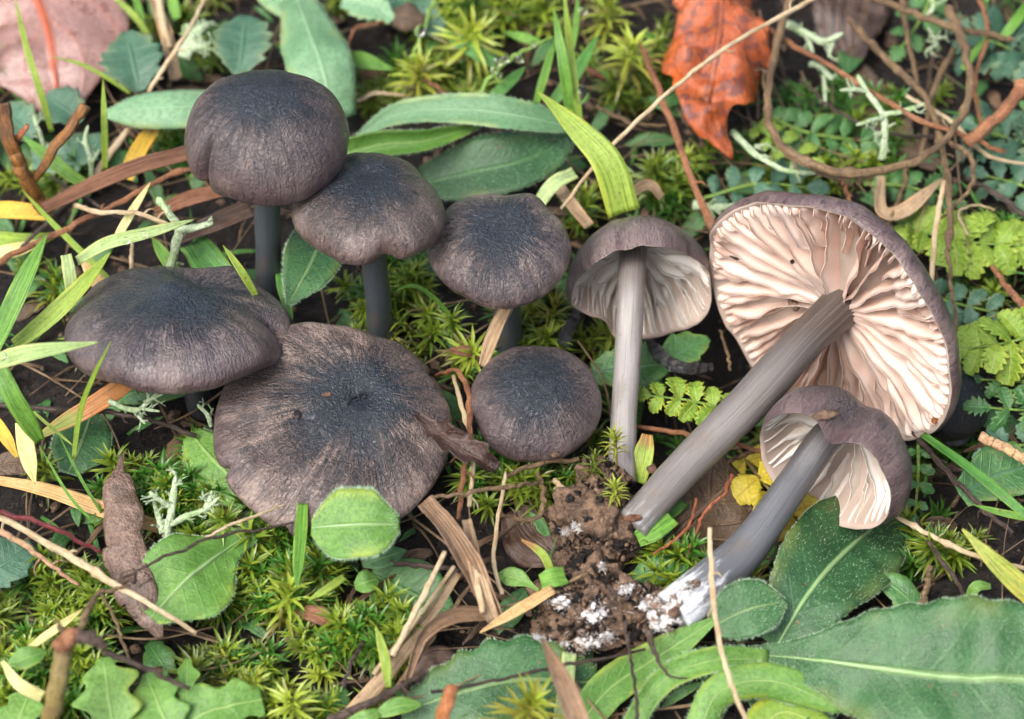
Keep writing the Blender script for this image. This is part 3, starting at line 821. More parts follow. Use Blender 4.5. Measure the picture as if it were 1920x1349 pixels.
def leaf_hairs(obj, info, org, edge, face, ln=0.11, seed=0):
    V, Sd, Nn, T = info; n, m, _ = V.shape; r = np.random.default_rng(seed)
    R, D, L = [], [], []
    for sgn, col in ((-1, 0), (1, m - 1)):
        if edge:
            i = r.integers(1, n - 1, edge)
            f = r.random(edge)[:, None]
            R.append(V[i, col] * (1 - f) + V[np.minimum(i + 1, n - 1), col] * f)
            D.append(sgn * Sd[i] + 0.35 * Nn[i] * r.normal(0.3, 0.7, (edge, 1)) + 0.5 * T[i] * r.normal(0.2, 0.6, (edge, 1)))
            L.append(ln * 0.75 * r.uniform(0.3, 1.2, edge))
    if face:
        i = r.integers(1, n - 2, face); j = r.integers(0, m - 1, face); f = r.random(face)[:, None]; g = r.random(face)[:, None]
        R.append((V[i, j] * (1 - f) + V[i + 1, j] * f) * (1 - g) + (V[i, j + 1] * (1 - f) + V[i + 1, j + 1] * f) * g)
        D.append(0.8 * Nn[i] + 0.6 * T[i] * r.normal(0.8, 0.4, (face, 1)) + 0.3 * Sd[i] * r.normal(0, 1, (face, 1)))
        L.append(ln * 0.85 * r.uniform(0.5, 1.1, face))
    Vh, Fh = hair_geo(np.vstack(R), np.vstack(D), np.concatenate(L))
    h = link('hairs', mesh_data('hairs', Vh - org, [Fh], None, [M['hair']], False), obj)
    tag(h, kind='stuff')

def leaf(name, label, cat, pts, wid, mat, group=None, hair=None, parent=None, midrib=None, **kw):
    """pts (px, py, z); wid px widths"""
    P = np.array([W(*q) for q in pts]); s = S(P[len(P) // 2])
    V, F, A, info = leaf_geo(P, np.asarray(wid, float) * s, **kw)
    org = P[0] if parent is None else np.array(parent.location)
    o = link(name, mesh_data(name, V - org, F, {'luv': A}, [M[mat]]), parent, org if parent is None else None)
    if parent is None: tag(o, label, cat, group)
    if midrib:
        Vc, Sd_, Nn_, T_ = info; mm = Vc.shape[1] // 2; wv = np.linalg.norm(Vc[:, -1] - Vc[:, 0], axis=1)
        Rr = np.clip(0.022 * wv, 0.008, 0.05) * np.linspace(1.5, 0.5, len(Vc))
        Vt, Ft, At = tube(Vc[:, mm] + Nn_ * (Rr * 0.1)[:, None], Rr, 6, 0.6)
        link('midrib', mesh_data('midrib', Vt - org, Ft, {'luv': At}, [M[midrib]]), o)
    if hair: leaf_hairs(o, info, org, hair[0], hair[1], hair[2] if len(hair) > 2 else 0.1, int(abs(pts[0][0])))
    return o

def blade(label, pts, w, mat, name='grass_leaf', cat='grass blade', group='grass blades', fold=0.25, base=True, **kw):
    """grass blade: first point is the base, last the tip"""
    wid = [w * 0.75, w * 0.95, w, w * 0.9, w * 0.62, w * 0.06] if np.ndim(w) == 0 else w
    return leaf(name, label, cat, pts, wid, mat, group, fold=fold, m=7, n=30, **kw)

def twig(name, label, cat, pts, rad, mat, group=None, parent=None, sides=9, flat=1.0, namp=0.2, n=None, knots=0, shoots=None):
    P = np.array([W(*q) for q in pts]); s = S(P[len(P) // 2])
    n = n or max(20, 14 * len(pts))
    C = spl(P, n); seed = int(abs(pts[0][0]) + abs(pts[-1][1])) % 997
    C = C + (0.012 if mat == 'twig_pale' else 0.025) * np.stack([vnoise(np.stack([np.arange(n) * 0.35, 0 * np.arange(n) + seed, 0 * np.arange(n) + k], -1), k) for k in range(3)], -1) * np.clip(np.minimum(np.arange(n), n - 1 - np.arange(n)) / 3, 0, 1)[:, None]
    R = lerp_list(np.atleast_1d(rad), n) * s * (0.85 if mat in ('twig', 'twig_red', 'twig_dark') else 1.0)
    if knots:
        rk = random.Random(seed)
        for _ in range(knots):
            c = rk.uniform(0.05, 0.95) * n
            R = R * (1 + 0.5 * np.exp(-((np.arange(n) - c) / 0.9) ** 2))
    V, F, A = tube(C, R, sides, flat, seed, namp)
    A = A * np.array([np.sum(np.linalg.norm(np.diff(C, axis=0), axis=1)), 1, 1])
    g = Geo().add(V, F, A); rs = random.Random(seed + 5); Tt = nz(np.gradient(C, axis=0))
    for _ in range((2 if len(pts) > 3 and R.mean() > 0.04 else 0) if shoots is None else shoots):
        i = rs.randrange(3, n - 3); dv = nz(np.cross(Tt[i], TOCAM) * rs.choice((-1, 1)) + Tt[i] * rs.uniform(-0.3, 0.9) + TOCAM * rs.uniform(-0.2, 0.6)); ll = rs.uniform(0.12, 0.4)
        g.add(*tube(spl([C[i], C[i] + dv * ll * 0.6, C[i] + nz(dv + 0.4 * Tt[i]) * ll], 6), np.linspace(0.6, 0.2, 6) * R[i], 6, 1.0, i, 0.2))
    org = P[0] if parent is None else np.array(parent.location)
    o = link(name, g.data(name, [M[mat]], org), parent, org if parent is None else None)
    if parent is None: tag(o, label, cat, group)
    return o

def pinnate(label, pts, pairs, lens, mat, ratio=0.75, teeth=4, tdepth=0.35, group='ferny cut leaves', name='cut_leaf', stalk='greenstem', seed=0, cat='cut leaf', ang=0.5, drop=0.25, tip=True, srad=4):
    """leaf of toothed leaflets along a stalk; lens px leaflet lengths along it"""
    P = np.array([W(*q) for q in pts]); s = S(P[len(P) // 2]); org = P[0]
    root = empty(name, org, label, cat, group)
    n = 40; C = spl(P, n); T = nz(np.gradient(C, axis=0))
    V, F, A = tube(C, np.linspace(srad, srad * 0.5, n) * s, 7)
    link('stalk', mesh_data('stalk', V - org, F, {'luv': A}, [M[stalk]]), root)
    r = random.Random(seed + int(abs(pts[0][0])))
    L = lerp_list(lens, pairs + 1) * s
    N0 = nz(0.5 * np.array([0, 0, 1.0]) + 0.5 * TOCAM)
    for k in range(pairs):
        i = int((k + 0.6) / (pairs + 0.3) * (n - 1)); sd = nz(np.cross(T[i], N0))
        for sg in (-1, 1):
            d = nz(sd * sg + T[i] * (ang + r.uniform(-0.2, 0.25)) + N0 * r.uniform(-0.25, 0.3))
            l = L[k] * r.uniform(0.85, 1.15)
            a = C[i]; b = a + d * l * 0.5 + N0 * 0.06 * l; c = a + d * l - N0 * drop * l * r.uniform(0.3, 1)
            V, F, A, _ = leaf_geo([a, b, c], np.array([0.12, 0.75, 1.0, 0.85, 0.3]) * l * ratio, n=teeth * 8 + 4, m=7, fold=r.uniform(-0.05, 0.3), teeth=teeth, tdepth=tdepth, seed=k * 7 + sg, up=0.5, roll=r.uniform(-38, 38), crumple=0.05, cup=r.uniform(-0.3, 0.35))
            link('leaflet', mesh_data('leaflet', V - org, F, {'luv': A}, [M[mat]]), root)
    if tip:
        l = L[-1]; a = C[-2]; d = T[-1]
        V, F, A, _ = leaf_geo([a, a + d * l * 0.55 + N0 * 0.05 * l, a + d * l * 1.05 - N0 * 0.1 * l], np.array([0.12, 0.8, 1.1, 0.9, 0.3]) * l * ratio, n=teeth * 8 + 4, m=7, fold=0.2, teeth=teeth, tdepth=tdepth, seed=99)
        link('leaflet', mesh_data('leaflet', V - org, F, {'luv': A}, [M[mat]]), root)
    return root

def lichen(label, branches, r0=7.0, seed=0, twiglets=5):
    """branches: list of (px, py, z) polylines, the first is the main stem"""
    P0 = W(*branches[0][0]); root = empty('lichen', P0, label, 'lichen', 'pale green branching lichens')
    r = random.Random(seed)
    for bi, br in enumerate(branches):
        P = np.array([W(*q) for q in br]); s = S(P[0]); n = 8 * len(br); C = spl(P, n)
        rr = r0 * (1.0 if bi == 0 else 0.72) * s
        V, F, A = tube(C, np.linspace(rr, rr * 0.6, n) * np.r_[np.ones(n - 2), 0.75, 0.3], 10, 0.75, seed + bi * 3, 0.35)
        g = Geo().add(V, F, A)
        T = nz(np.gradient(C, axis=0))
        for _ in range(twiglets):
            i = r.randrange(2, n)
            d = nz(np.cross(T[i], TOCAM) * r.choice((-1, 1)) + T[i] * 0.7 + TOCAM * r.uniform(-0.4, 0.8))
            l = r.uniform(10, 26) * s
            q = [C[i], C[i] + d * l * 0.6, C[i] + nz(d + 0.5 * np.array([r.uniform(-1, 1), r.uniform(-1, 1), r.uniform(-.5, 1)])) * l]
            g.add(*tube(spl(q, 7), np.linspace(rr * 0.5, rr * 0.2, 7), 6, 0.8, i, 0.2))
            q2 = [q[1], q[1] + nz(d + np.array([r.uniform(-1, 1), r.uniform(-1, 1), r.uniform(-1, 1)])) * l * 0.5]
            g.add(*tube(spl(q2, 5), np.linspace(rr * 0.35, rr * 0.15, 5), 6))
        link('branch', g.data('branch', [M['lichen']], P0), root)
    return root

# ---- moss
def moss_geo(seed, leaves=34, h=0.8, ln=0.36, w=0.062, curl=1.0):
    """one moss shoot standing at the origin: stem with spirals of narrow recurved leaves"""
    r = np.random.default_rng(seed)
    V, F, A, n = [], [], [], 0
    lean = r.normal(0, 0.12, 2)
    for k in range(leaves):
        f = k / (leaves - 1)
        z = h * (0.25 + 0.75 * f ** 0.8)
        az = k * 2.39996 + r.normal(0, 0.2)
        el = math.radians(-5 + 75 * f ** 2.2 + r.normal(0, 9))
        l = ln * (0.75 + 0.4 * math.sin(math.pi * (0.25 + 0.6 * f))) * r.uniform(0.85, 1.15) * (0.75 if f > 0.93 else 1)
        o = np.array([math.cos(az), math.sin(az), 0]); up = np.array([0, 0, 1.0]); sd = np.array([-o[1], o[0], 0])
        p = np.array([lean[0] * z, lean[1] * z, z]); pts = []
        e = el + 0.35
        for q in range(4):
            pts.append(p.copy()); e2 = e - curl * 0.33 * q
            p = p + (o * math.cos(e2) + up * math.sin(e2)) * l / 3
        ww = np.array([0.6, 1.0, 0.75, 0.0]) * w * 0.5
        nn = -o * math.sin(el) + up * math.cos(el)
        tint = r.random()
        for q in range(3):
            V += [pts[q] - sd * ww[q] + nn * ww[q] * 0.5, pts[q], pts[q] + sd * ww[q] + nn * ww[q] * 0.5]
            A += [[q / 3, tint, f]] * 3
        V.append(pts[3]); A.append([1, tint, f])
        for q in range(2):
            b = n + q * 3
            F += [[b, b + 1, b + 4], [b, b + 4, b + 3], [b + 1, b + 2, b + 5], [b + 1, b + 5, b + 4]]
        b = n + 6
        F += [[b, b + 1, b + 3], [b + 1, b + 2, b + 3]]
        n += 10
    return np.array(V), np.array(F), np.array(A)

def moss_stem(seed, h=0.8):
    P = np.array([[0, 0, -0.3], [0, 0, h * 0.5], [0, 0, h]]); return tube(spl(P, 5), [0.03] * 5, 5)

MOSS_VARIANTS = [moss_geo(100 + k, 30 + 4 * (k % 3), 0.75 + 0.12 * (k % 4), 0.36 + 0.06 * (k % 3), 0.062, 0.8 + 0.25 * (k % 3)) for k in range(6)]
_moss_me = {}
def moss_shoot(px, py, z, size, label, mat='moss', var=None, group='moss shoots', lean=None):
    k = rnd.randrange(6) if var is None else var
    key = (k, mat)
    if key not in _moss_me:
        V, F, A = MOSS_VARIANTS[k]; g = Geo().add(V, [F], A)
        Vs, Fs, As = moss_stem(k, 0.7); As = As * 0 + np.array([0, 0.5, 0.0]); g.add(Vs, Fs, As)
        _moss_me[key] = g.data('moss_shoot', [M[mat]], (0, 0, 0))
    p = W(px, py, z); s = size * S(p) / 0.42
    o = link('moss_shoot', _moss_me[key], None, (p[0], p[1], p[2] - 0.75 * s))
    lx, ly = lean if lean else (rnd.uniform(-0.3, 0.3), rnd.uniform(-0.3, 0.3))
    o.rotation_euler = (0.35 + lx, ly, rnd.uniform(0, 6.28)); o.scale = (s, s, s)
    return tag(o, label, 'moss', group)

# ---------------------------------------------------------------- broad leaves
leaf('hairy_leaf', 'big hairy dark green leaf with pale midrib filling the bottom right corner', 'leaf',
     [(1395, 1224, 0.7), (1480, 1232, 1.0), (1620, 1250, 1.3), (1780, 1268, 1.5), (2000, 1275, 1.6)], [22, 90, 215, 275, 300, 310], 'hairy', hair=(500, 5200, 0.07), fold=0.10, wave=0.16, wfreq=9, n=80, m=17, midrib='rib_pale', crumple=0.08, teeth=9, tdepth=0.05, round_teeth=True)
leaf('hairy_leaf', 'dark green hairy leaf pointing up under the heart-shaped mushroom cap', 'leaf',
     [(1455, 1215, 0.75), (1515, 1115, 0.95), (1585, 1035, 0.6), (1690, 945, -0.5)], [70, 150, 195, 190, 120, 20], 'hairy_dark', hair=(260, 900, 0.06), fold=0.22, crumple=0.06, n=50, m=15, midrib='rib_pale')
leaf('hairy_leaf', 'small rounded hairy leaf between the blue-grey stem and the big hairy leaf', 'leaf',
     [(1340, 1172, 1.1), (1405, 1142, 1.35), (1474, 1128, 1.2)], [50, 96, 104, 82, 8], 'hairy', hair=(170, 420, 0.09), fold=0.2, crumple=0.05)
leaf('rosette_leaf', 'yellow-green curved leaf stalk sweeping left from the big hairy leaf', 'leaf',
     [(1440, 1236, 0.85), (1330, 1240, 1.0), (1240, 1280, 0.85), (1180, 1370, 0.5)], [34, 48, 50, 44, 40], 'bright', hair=(120, 250, 0.08), cup=0.4)
leaf('rosette_leaf', 'yellow-green arched leaf beneath the big hairy leaf, at the bottom edge', 'leaf',
     [(1310, 1380, 0.7), (1350, 1298, 1.0), (1450, 1278, 1.1), (1580, 1330, 0.8)], [60, 62, 66, 60, 20], 'bright', hair=(150, 260, 0.08), cup=-0.4, roll=-12)
leaf('rosette_leaf', 'pale yellow-green leaf low at the bottom edge below the arched leaf', 'leaf',
     [(1400, 1400, 0.5), (1470, 1335, 0.7), (1570, 1380, 0.5)], [70, 80, 70, 40], 'lime', hair=(80, 160, 0.08), cup=-0.3)
leaf('strap_leaf', 'broad smooth green strap leaf running up right below the soil clump', 'leaf',
     [(1070, 1385, 0.45), (1140, 1295, 0.65), (1240, 1228, 0.75), (1352, 1155, 1.15)], [62, 72, 70, 52, 6], 'bright', fold=0.3, n=40)
leaf('toothed_leaf', 'scalloped dark green hairy leaf at the bottom edge left of the strap leaf', 'leaf',
     [(750, 1335, 0.5), (860, 1300, 0.7), (980, 1275, 0.75), (1120, 1280, 0.5)], [40, 130, 165, 150, 60], 'hairy', hair=(220, 700, 0.08), teeth=7, tdepth=0.13, round_teeth=True, crumple=0.06, n=70)
leaf('round_leaf', 'pale green round leaf with fringe of hairs, in front of the big flat cap', 'leaf',
     [(584, 990, 2.0), (650, 984, 2.2), (700, 983, 2.2), (748, 984, 2.05)], [30, 122, 132, 118, 26], 'bright', hair=(330, 500, 0.1), fold=0.12, crumple=0.05, n=40, m=15, midrib='rib_pale')
leaf('round_leaf', 'large glossy rounded leaf beside the brown pod, lower left', 'leaf',
     [(478, 1000, 0.8), (430, 1025, 0.85), (350, 1088, 1.0), (282, 1158, 0.85)], [34, 70, 165, 165, 40], 'bright', hair=(200, 420, 0.07), cup=0.15, crumple=0.07, n=44, m=15, midrib='rib_pale')
leaf('round_leaf', 'green leaf lying under the rim of the big flat cap, above the glossy leaf', 'leaf',
     [(440, 1015, 0.55), (490, 985, 0.6), (550, 962, 0.5)], [20, 60, 62, 20], 'bright', hair=(60, 120, 0.07))
leaf('round_leaf', 'rounded lime green leaf tucked against the left edge of the big flat cap', 'leaf',
     [(358, 812, 0.95), (400, 862, 1.05), (475, 935, 0.85)], [40, 108, 112, 60], 'bright', hair=(180, 300, 0.08), fold=-0.15, crumple=0.05)
leaf('pointed_leaf', 'green hairy pointed leaf hanging between the two rear mushroom stems', 'leaf',
     [(608, 440, 1.7), (580, 500, 1.85), (540, 574, 1.7)], [100, 112, 84, 6], 'hairy', hair=(200, 420, 0.08), fold=0.18)
leaf('round_leaf', 'rounded green leaf behind thin grass blades at the left, below the saddle cap', 'leaf',
     [(172, 775, 0.7), (152, 830, 0.8), (128, 890, 0.7)], [50, 98, 104, 30], 'hairy', hair=(90, 200, 0.07), crumple=0.05)
leaf('round_leaf', 'green leaf in shade behind the orange blade under the saddle cap', 'leaf',
     [(230, 745, 0.4), (290, 725, 0.5), (355, 730, 0.4)], [30, 66, 60, 20], 'hairy')
leaf('mealy_leaf', 'pale green mealy leaf pointing left behind the tallest cap', 'leaf',
     [(440, 195, 1.4), (340, 200, 1.7), (250, 205, 1.6), (190, 214, 1.3)], [60, 76, 76, 62, 10], 'mealy', hair=(120, 0, 0.05), cup=-0.25)
leaf('mealy_leaf', 'pale green mealy upright leaf above and behind the tallest cap', 'leaf',
     [(628, 225, 1.0), (605, 130, 1.7), (580, 60, 1.6), (555, -10, 1.0)], [80, 118, 118, 90, 70], 'mealy', hair=(120, 0, 0.05), cup=-0.3, crumple=0.05)
leaf('mealy_leaf', 'pale mealy leaf folded at the top edge above the upright leaf', 'leaf',
     [(500, -50, 0.8), (545, 5, 0.9), (585, 40, 0.7)], [80, 90, 70, 10], 'mealy', cup=-0.2)
leaf('hairy_leaf', 'long pale hairy leaf arching over the back row between second cap and grass', 'leaf',
     [(1068, 238, 1.3), (960, 215, 1.75), (850, 205, 1.75), (745, 215, 1.4), (668, 258, 0.9)], [30, 56, 62, 52, 40, 8], 'mealy', hair=(240, 200, 0.07), cup=0.3, roll=8)
leaf('hairy_leaf', 'dark green hairy leaf below the long pale leaf, behind the middle caps', 'leaf',
     [(790, 345, 0.5), (890, 322, 0.8), (985, 300, 0.9), (1085, 250, 0.7)], [70, 112, 118, 84, 8], 'hairy_dark', hair=(170, 500, 0.07), fold=0.25, wave=0.1)
leaf('hairy_leaf', 'curled bright green leaf edge between the tallest cap and the dark hairy leaf', 'leaf',
     [(640, 292, 1.25), (715, 272, 1.5), (800, 264, 1.5), (900, 236, 1.3)], [60, 48, 34, 8], 'bright', hair=(140, 0, 0.07), cup=0.8, roll=-20)
leaf('hairy_leaf', 'green leaf peeking out between the dimpled cap and the round low-domed cap', 'leaf',
     [(735, 440, 0.8), (780, 470, 1.0), (835, 515, 0.9)], [30, 52, 50, 10], 'hairy', hair=(60, 60, 0.06))
for lab, pts, w, mat, th in [
    ('rounded toothed blue-green leaf nearest the pink dead leaf, upper left', [(262, 172, 1.1), (250, 120, 1.35), (238, 62, 1.3)], [20, 112, 128, 90, 20], 'bluish', 6),
    ('rounded toothed blue-green leaf above the tallest cap, upper left', [(448, 142, 1.1), (454, 88, 1.3), (460, 32, 1.2)], [20, 105, 126, 96, 20], 'bluish', 6),
    ('toothed blue-green leaf just behind the left shoulder of the tallest cap', [(420, 175, 1.0), (460, 160, 1.1), (505, 150, 0.9)], [20, 60, 56, 10], 'bluish', 5),
    ('toothed leaf in front of the lower edge of the pink dead leaf', [(150, 232, 0.8), (125, 205, 0.95), (85, 180, 0.9)], [20, 84, 84, 20], 'bluish', 5),
    ('toothed leaf at the far left behind the burnt stem', [(60, 262, 0.6), (35, 232, 0.7), (0, 205, 0.6)], [20, 90, 90, 20], 'bluish', 5),
    ('dark blunt leaf low behind the forked burnt stem', [(60, 300, 0.3), (130, 290, 0.4), (200, 260, 0.3)], [40, 80, 80, 20], 'bluish', 5),
    ('lobed blue-green leaf cut by the left edge near the bottom', [(-40, 1085, 0.8), (10, 1055, 0.95), (62, 1022, 0.9)], [60, 100, 96, 20], 'bluish', 4),
    ('lobed green leaf patch behind the pale upright stem', [(1110, 700, 0.2), (1170, 690, 0.35), (1262, 680, 0.3)], [40, 96, 100, 20], 'deep', 4),
    ('lobed green leaf patch below the overturned cream gills', [(1235, 690, 0.3), (1275, 660, 0.4), (1330, 635, 0.3)], [30, 74, 66, 10], 'deep', 4),
    ('dark green leaf in the shade behind the straw tangle on the right', [(1800, 930, 0.3), (1870, 890, 0.4), (1960, 870, 0.3)], [50, 110, 110, 40], 'deep', 4),
    ('blue-green leaf at the top edge left of the mossy tuft', [(730, -20, 0.3), (780, 25, 0.5), (830, 60, 0.3)], [80, 110, 90, 30], 'bluish', 0),
    ('pale toothed leaflets at the top edge right of the upright mealy leaf', [(735, 40, 0.8), (700, 15, 0.9), (640, 5, 0.8)], [20, 60, 60, 20], 'mealy', 5),
]:
    leaf('toothed_leaf', lab, 'leaf', pts, w, mat, teeth=th, tdepth=0.24, fold=0.2, crumple=0.07, m=13, midrib='rib_blue')
for lab, pts, w, mat in [
    ('small spoon-shaped leaf at the lower left, beside the olive stem', [(88, 1222, 1.3), (55, 1232, 1.4), (14, 1246, 1.3)], [8, 36, 40, 6], 'bright'),
    ('small oval leaf left of the soil clump, on a thin stalk', [(1010, 1108, 0.9), (975, 1086, 1.0), (932, 1078, 0.9)], [6, 14, 34, 34, 6], 'bright'),
    ('short cut green leaf piece resting against the soil clump', [(1014, 1092, 1.1), (1035, 1085, 1.2), (1060, 1080, 1.1)], [30, 36, 38, 34], 'grass'),
    ('small oval leaf at the bottom edge near the dark twig', [(700, 1345, 0.9), (745, 1325, 1.0), (792, 1322, 0.9)], [6, 30, 30, 4], 'bright'),
    ('small oval leaf lowest at the bottom edge left of centre', [(650, 1352, 0.9), (690, 1345, 1.0), (720, 1330, 0.9)], [6, 26, 24, 4], 'bright'),
    ('small round green leaf below the fringed pale leaf', [(665, 1100, 0.8), (686, 1092, 0.9), (708, 1086, 0.8)], [14, 40, 42, 12], 'bright'),
    ('small hairy green leaf touching the fringed pale leaf from below', [(680, 1060, 0.9), (720, 1046, 1.0), (762, 1032, 0.9)], [10, 38, 36, 4], 'hairy'),
    ('broad dull green leaf under the straws below the big flat cap', [(695, 1075, 0.35), (765, 1110, 0.45), (845, 1150, 0.35)], [40, 110, 118, 30], 'deep'),
    ('short bright cut leaf wedged under the thick brown-grey stem base', [(1195, 1012, 0.95), (1225, 995, 1.1), (1258, 968, 1.15)], [30, 42, 44, 40], 'grass'),
    ('dark cut leaf behind the thick brown-grey stem base', [(1215, 985, 0.6), (1245, 962, 0.7), (1275, 935, 0.7)], [36, 42, 44, 40], 'grass_deep'),
    ('small pointed leaf on a stalk between tallest cap and mossy tuft, at the top', [(645, 108, 0.8), (690, 118, 1.0), (737, 130, 0.9)], [24, 36, 26, 4], 'grass'),
    ('small pointed leaf above the dewy grass stalk', [(1020, 84, 0.9), (985, 72, 1.0), (944, 60, 0.9)], [8, 20, 16, 3], 'grass'),
    ('green stub with dry brown top beside the thick stem', [(1195, 905, 0.5), (1205, 865, 0.8), (1214, 815, 1.0)], [30, 36, 36, 20], 'grass_tipbrown'),
    ('small green leaf curl among debris on the right', [(1818, 1120, 0.6), (1832, 1100, 0.8), (1858, 1100, 0.7)], [18, 22, 18, 10], 'bright'),
]:
    leaf('small_leaf', lab, 'leaf', pts, w, mat, fold=0.22, m=9)
# lobed leaves at the bottom left
for lab, pts, w in [
    ('bright lobed leaf at the bottom edge right of the olive stem', [(215, 1400, 1.0), (205, 1320, 1.3), (195, 1235, 1.2)], [50, 120, 130, 20]),
    ('bright lobed leaf second from the olive stem at the bottom edge', [(330, 1400, 1.0), (300, 1330, 1.2), (275, 1265, 1.1)], [60, 110, 110, 16]),
    ('bright lobed leaf with a bitten edge, end of the lobed row at the bottom', [(290, 1390, 0.9), (390, 1335, 1.1), (492, 1312, 1.0)], [40, 90, 120, 60]),
    ('bright lobed leaf pointing up below the lichen flakes', [(350, 1350, 1.0), (350, 1290, 1.2), (352, 1235, 1.1)], [30, 44, 52, 10]),
    ('bright lobed leaf in the bottom left corner', [(20, 1420, 0.9), (35, 1350, 1.1), (60, 1290, 1.0)], [60, 110, 100, 16]),
]:
    leaf('lobed_leaf', lab, 'leaf', pts, w, 'bright', 'lobed leaves at the bottom', teeth=3, tdepth=0.42, round_teeth=True, fold=0.1, crumple=0.06, n=60, m=13)

# ---------------------------------------------------------------- cut (ferny) leaves
pinnate('lime ferny leaf left of the thick stem, below the cream gills', [(1420, 790, 0.35), (1310, 755, 0.6), (1215, 742, 0.6)], 6, [40, 46, 46, 40, 30], 'lime', ratio=1.05, teeth=5, tdepth=0.42)
pinnate('small lime ferny leaf behind the thick stem near the heart-shaped cap', [(1440, 740, 0.3), (1400, 775, 0.5), (1350, 800, 0.5)], 3, [30, 32, 26], 'lime', ratio=1.05, teeth=5, tdepth=0.42)
pinnate('lime ferny leaf reaching right above the big gilled cap', [(1680, 415, 0.3), (1790, 450, 0.7), (1925, 462, 0.8)], 9, [46, 60, 66, 64, 56], 'lime', ratio=0.95, teeth=6, tdepth=0.42)
pinnate('bright lime ferny leaf right of the big gilled cap', [(2000, 610, 0.9), (1900, 640, 1.1), (1815, 655, 1.0)], 7, [60, 72, 70, 54], 'lime', ratio=0.95, teeth=6, tdepth=0.42)
pinnate('dark ferny leaf in the top right corner', [(2000, 140, 0.6), (1900, 95, 0.9), (1820, 60, 0.8)], 6, [70, 84, 80, 64], 'bluish', ratio=0.8, teeth=4, tdepth=0.55)
pinnate('dark ferny leaf at the right edge below the red-brown stick', [(2000, 285, 0.5), (1910, 265, 0.7), (1830, 240, 0.6)], 5, [64, 78, 72, 56], 'bluish', ratio=0.8, teeth=4, tdepth=0.55)
pinnate('blue-green ferny leaf just behind the big gilled cap', [(1320, 372, 0.3), (1420, 345, 0.6), (1515, 352, 0.6)], 5, [40, 52, 54, 44], 'bluish', teeth=5, ratio=0.8)
pinnate('dark green ferny leaf at the right edge beside the black wet cap', [(2000, 775, 0.5), (1920, 770, 0.8), (1855, 765, 0.8)], 3, [50, 56, 50], 'deep', ratio=0.85, teeth=5, tdepth=0.5)
pinnate('dark green ferny leaf between the lime leaf and the black wet cap', [(1990, 720, 0.5), (1900, 715, 0.6), (1840, 712, 0.55)], 3, [40, 46, 40], 'deep', ratio=0.85, teeth=5, tdepth=0.5)
pinnate('shaded fern-like leaf inside the twig loop, top right', [(1430, 215, 0.2), (1520, 250, 0.5), (1640, 268, 0.4)], 7, [40, 50, 52, 46, 36], 'deep', ratio=0.7, teeth=3, tdepth=0.25)
pinnate('bright fern-like leaf at the lower bend of the twig loop', [(1410, 230, 0.4), (1455, 262, 0.6), (1520, 300, 0.5)], 4, [34, 40, 34], 'lime', ratio=0.75, teeth=4)
pinnate('dark ferny leaf beside the fold of the heart-shaped cap', [(1720, 800, 0.0), (1722, 880, 0.15), (1715, 970, 0.1)], 5, [26, 32, 34, 26], 'deep', teeth=3)
pinnate('yellow ferny leaf beside the blue-grey stem', [(1385, 845, 0.3), (1440, 915, 0.5), (1505, 990, 0.5)], 4, [52, 66, 62, 44], 'yellow', ratio=0.95, teeth=4, tdepth=0.22, stalk='olive')
pinnate('dark ferny leaf in the shade behind the pale dry stems', [(1660, 520, 0.1), (1760, 560, 0.3), (1880, 590, 0.3)], 6, [40, 50, 50, 40], 'bluish', teeth=4)
pinnate('green ferny leaf low between twig loop and lime leaf', [(1620, 345, 0.2), (1700, 350, 0.4), (1790, 380, 0.4)], 5, [36, 42, 40, 30], 'deep', ratio=0.85, teeth=5, tdepth=0.5)
pinnate('dark green ferny leaf at the right edge under the cut stalk', [(1990, 850, 0.4), (1920, 835, 0.5), (1860, 850, 0.45)], 3, [44, 50, 40], 'bluish', teeth=4)
pinnate('green ferny leaf at the right edge above the lime leaf', [(1990, 385, 0.4), (1920, 350, 0.6), (1850, 330, 0.5)], 4, [44, 54, 46], 'bluish', teeth=4)
pinnate('dark ferny leaf at the top edge inside the twig tangle', [(1760, -40, 0.3), (1730, 30, 0.5), (1690, 90, 0.4)], 4, [40, 46, 40], 'deep', ratio=0.85, teeth=5, tdepth=0.5)

# ---------------------------------------------------------------- dead leaves
leaf('dead_leaf', 'large pinkish brown dead leaf with red veins in the top left corner', 'dead leaf',
     [(30, -90, 0.9), (85, 40, 1.1), (100, 130, 1.0), (110, 215, 0.5)], [190, 290, 300, 250, 60], 'pink_leaf', midrib='rib_red', crumple=0.12, cup=-0.15, n=50, m=17)
leaf('dead_leaf', 'curled orange-red dead leaf with torn edge behind the long straw', 'dead leaf',
     [(1350, -60, 1.3), (1350, 40, 1.9), (1338, 130, 2.0), (1330, 215, 1.7), (1376, 296, 1.2)], [150, 185, 185, 220, 180, 90, 4], 'orange_leaf', crumple=0.4, cup=-0.3, teeth=4, tdepth=0.22, wave=0.6, n=60, m=17)
leaf('dead_leaf', 'matted brown dead leaf lying between the two uprooted stems', 'dead leaf',
     [(1165, 1085, 0.15), (1280, 990, 0.4), (1390, 885, 0.4)], [50, 150, 170, 120], 'brown_leaf', crumple=0.16, cup=-0.2, n=44, m=15)
leaf('dead_leaf', 'glossy dark curled dead leaf with toothed edge between flat cap and small round cap', 'dead leaf',
     [(783, 778, 1.9), (845, 828, 2.0), (932, 882, 1.7)], [16, 46, 62, 56, 24], 'curl_leaf', teeth=5, tdepth=0.4, wave=1.1, cup=0.9, crumple=0.12, m=13)
leaf('dead_leaf', 'small grey-brown dead leaf at the left edge by the yellow blade', 'dead leaf',
     [(-15, 880, 0.7), (25, 868, 0.8), (58, 885, 0.7)], [30, 44, 44, 16], 'brown_leaf', crumple=0.06)
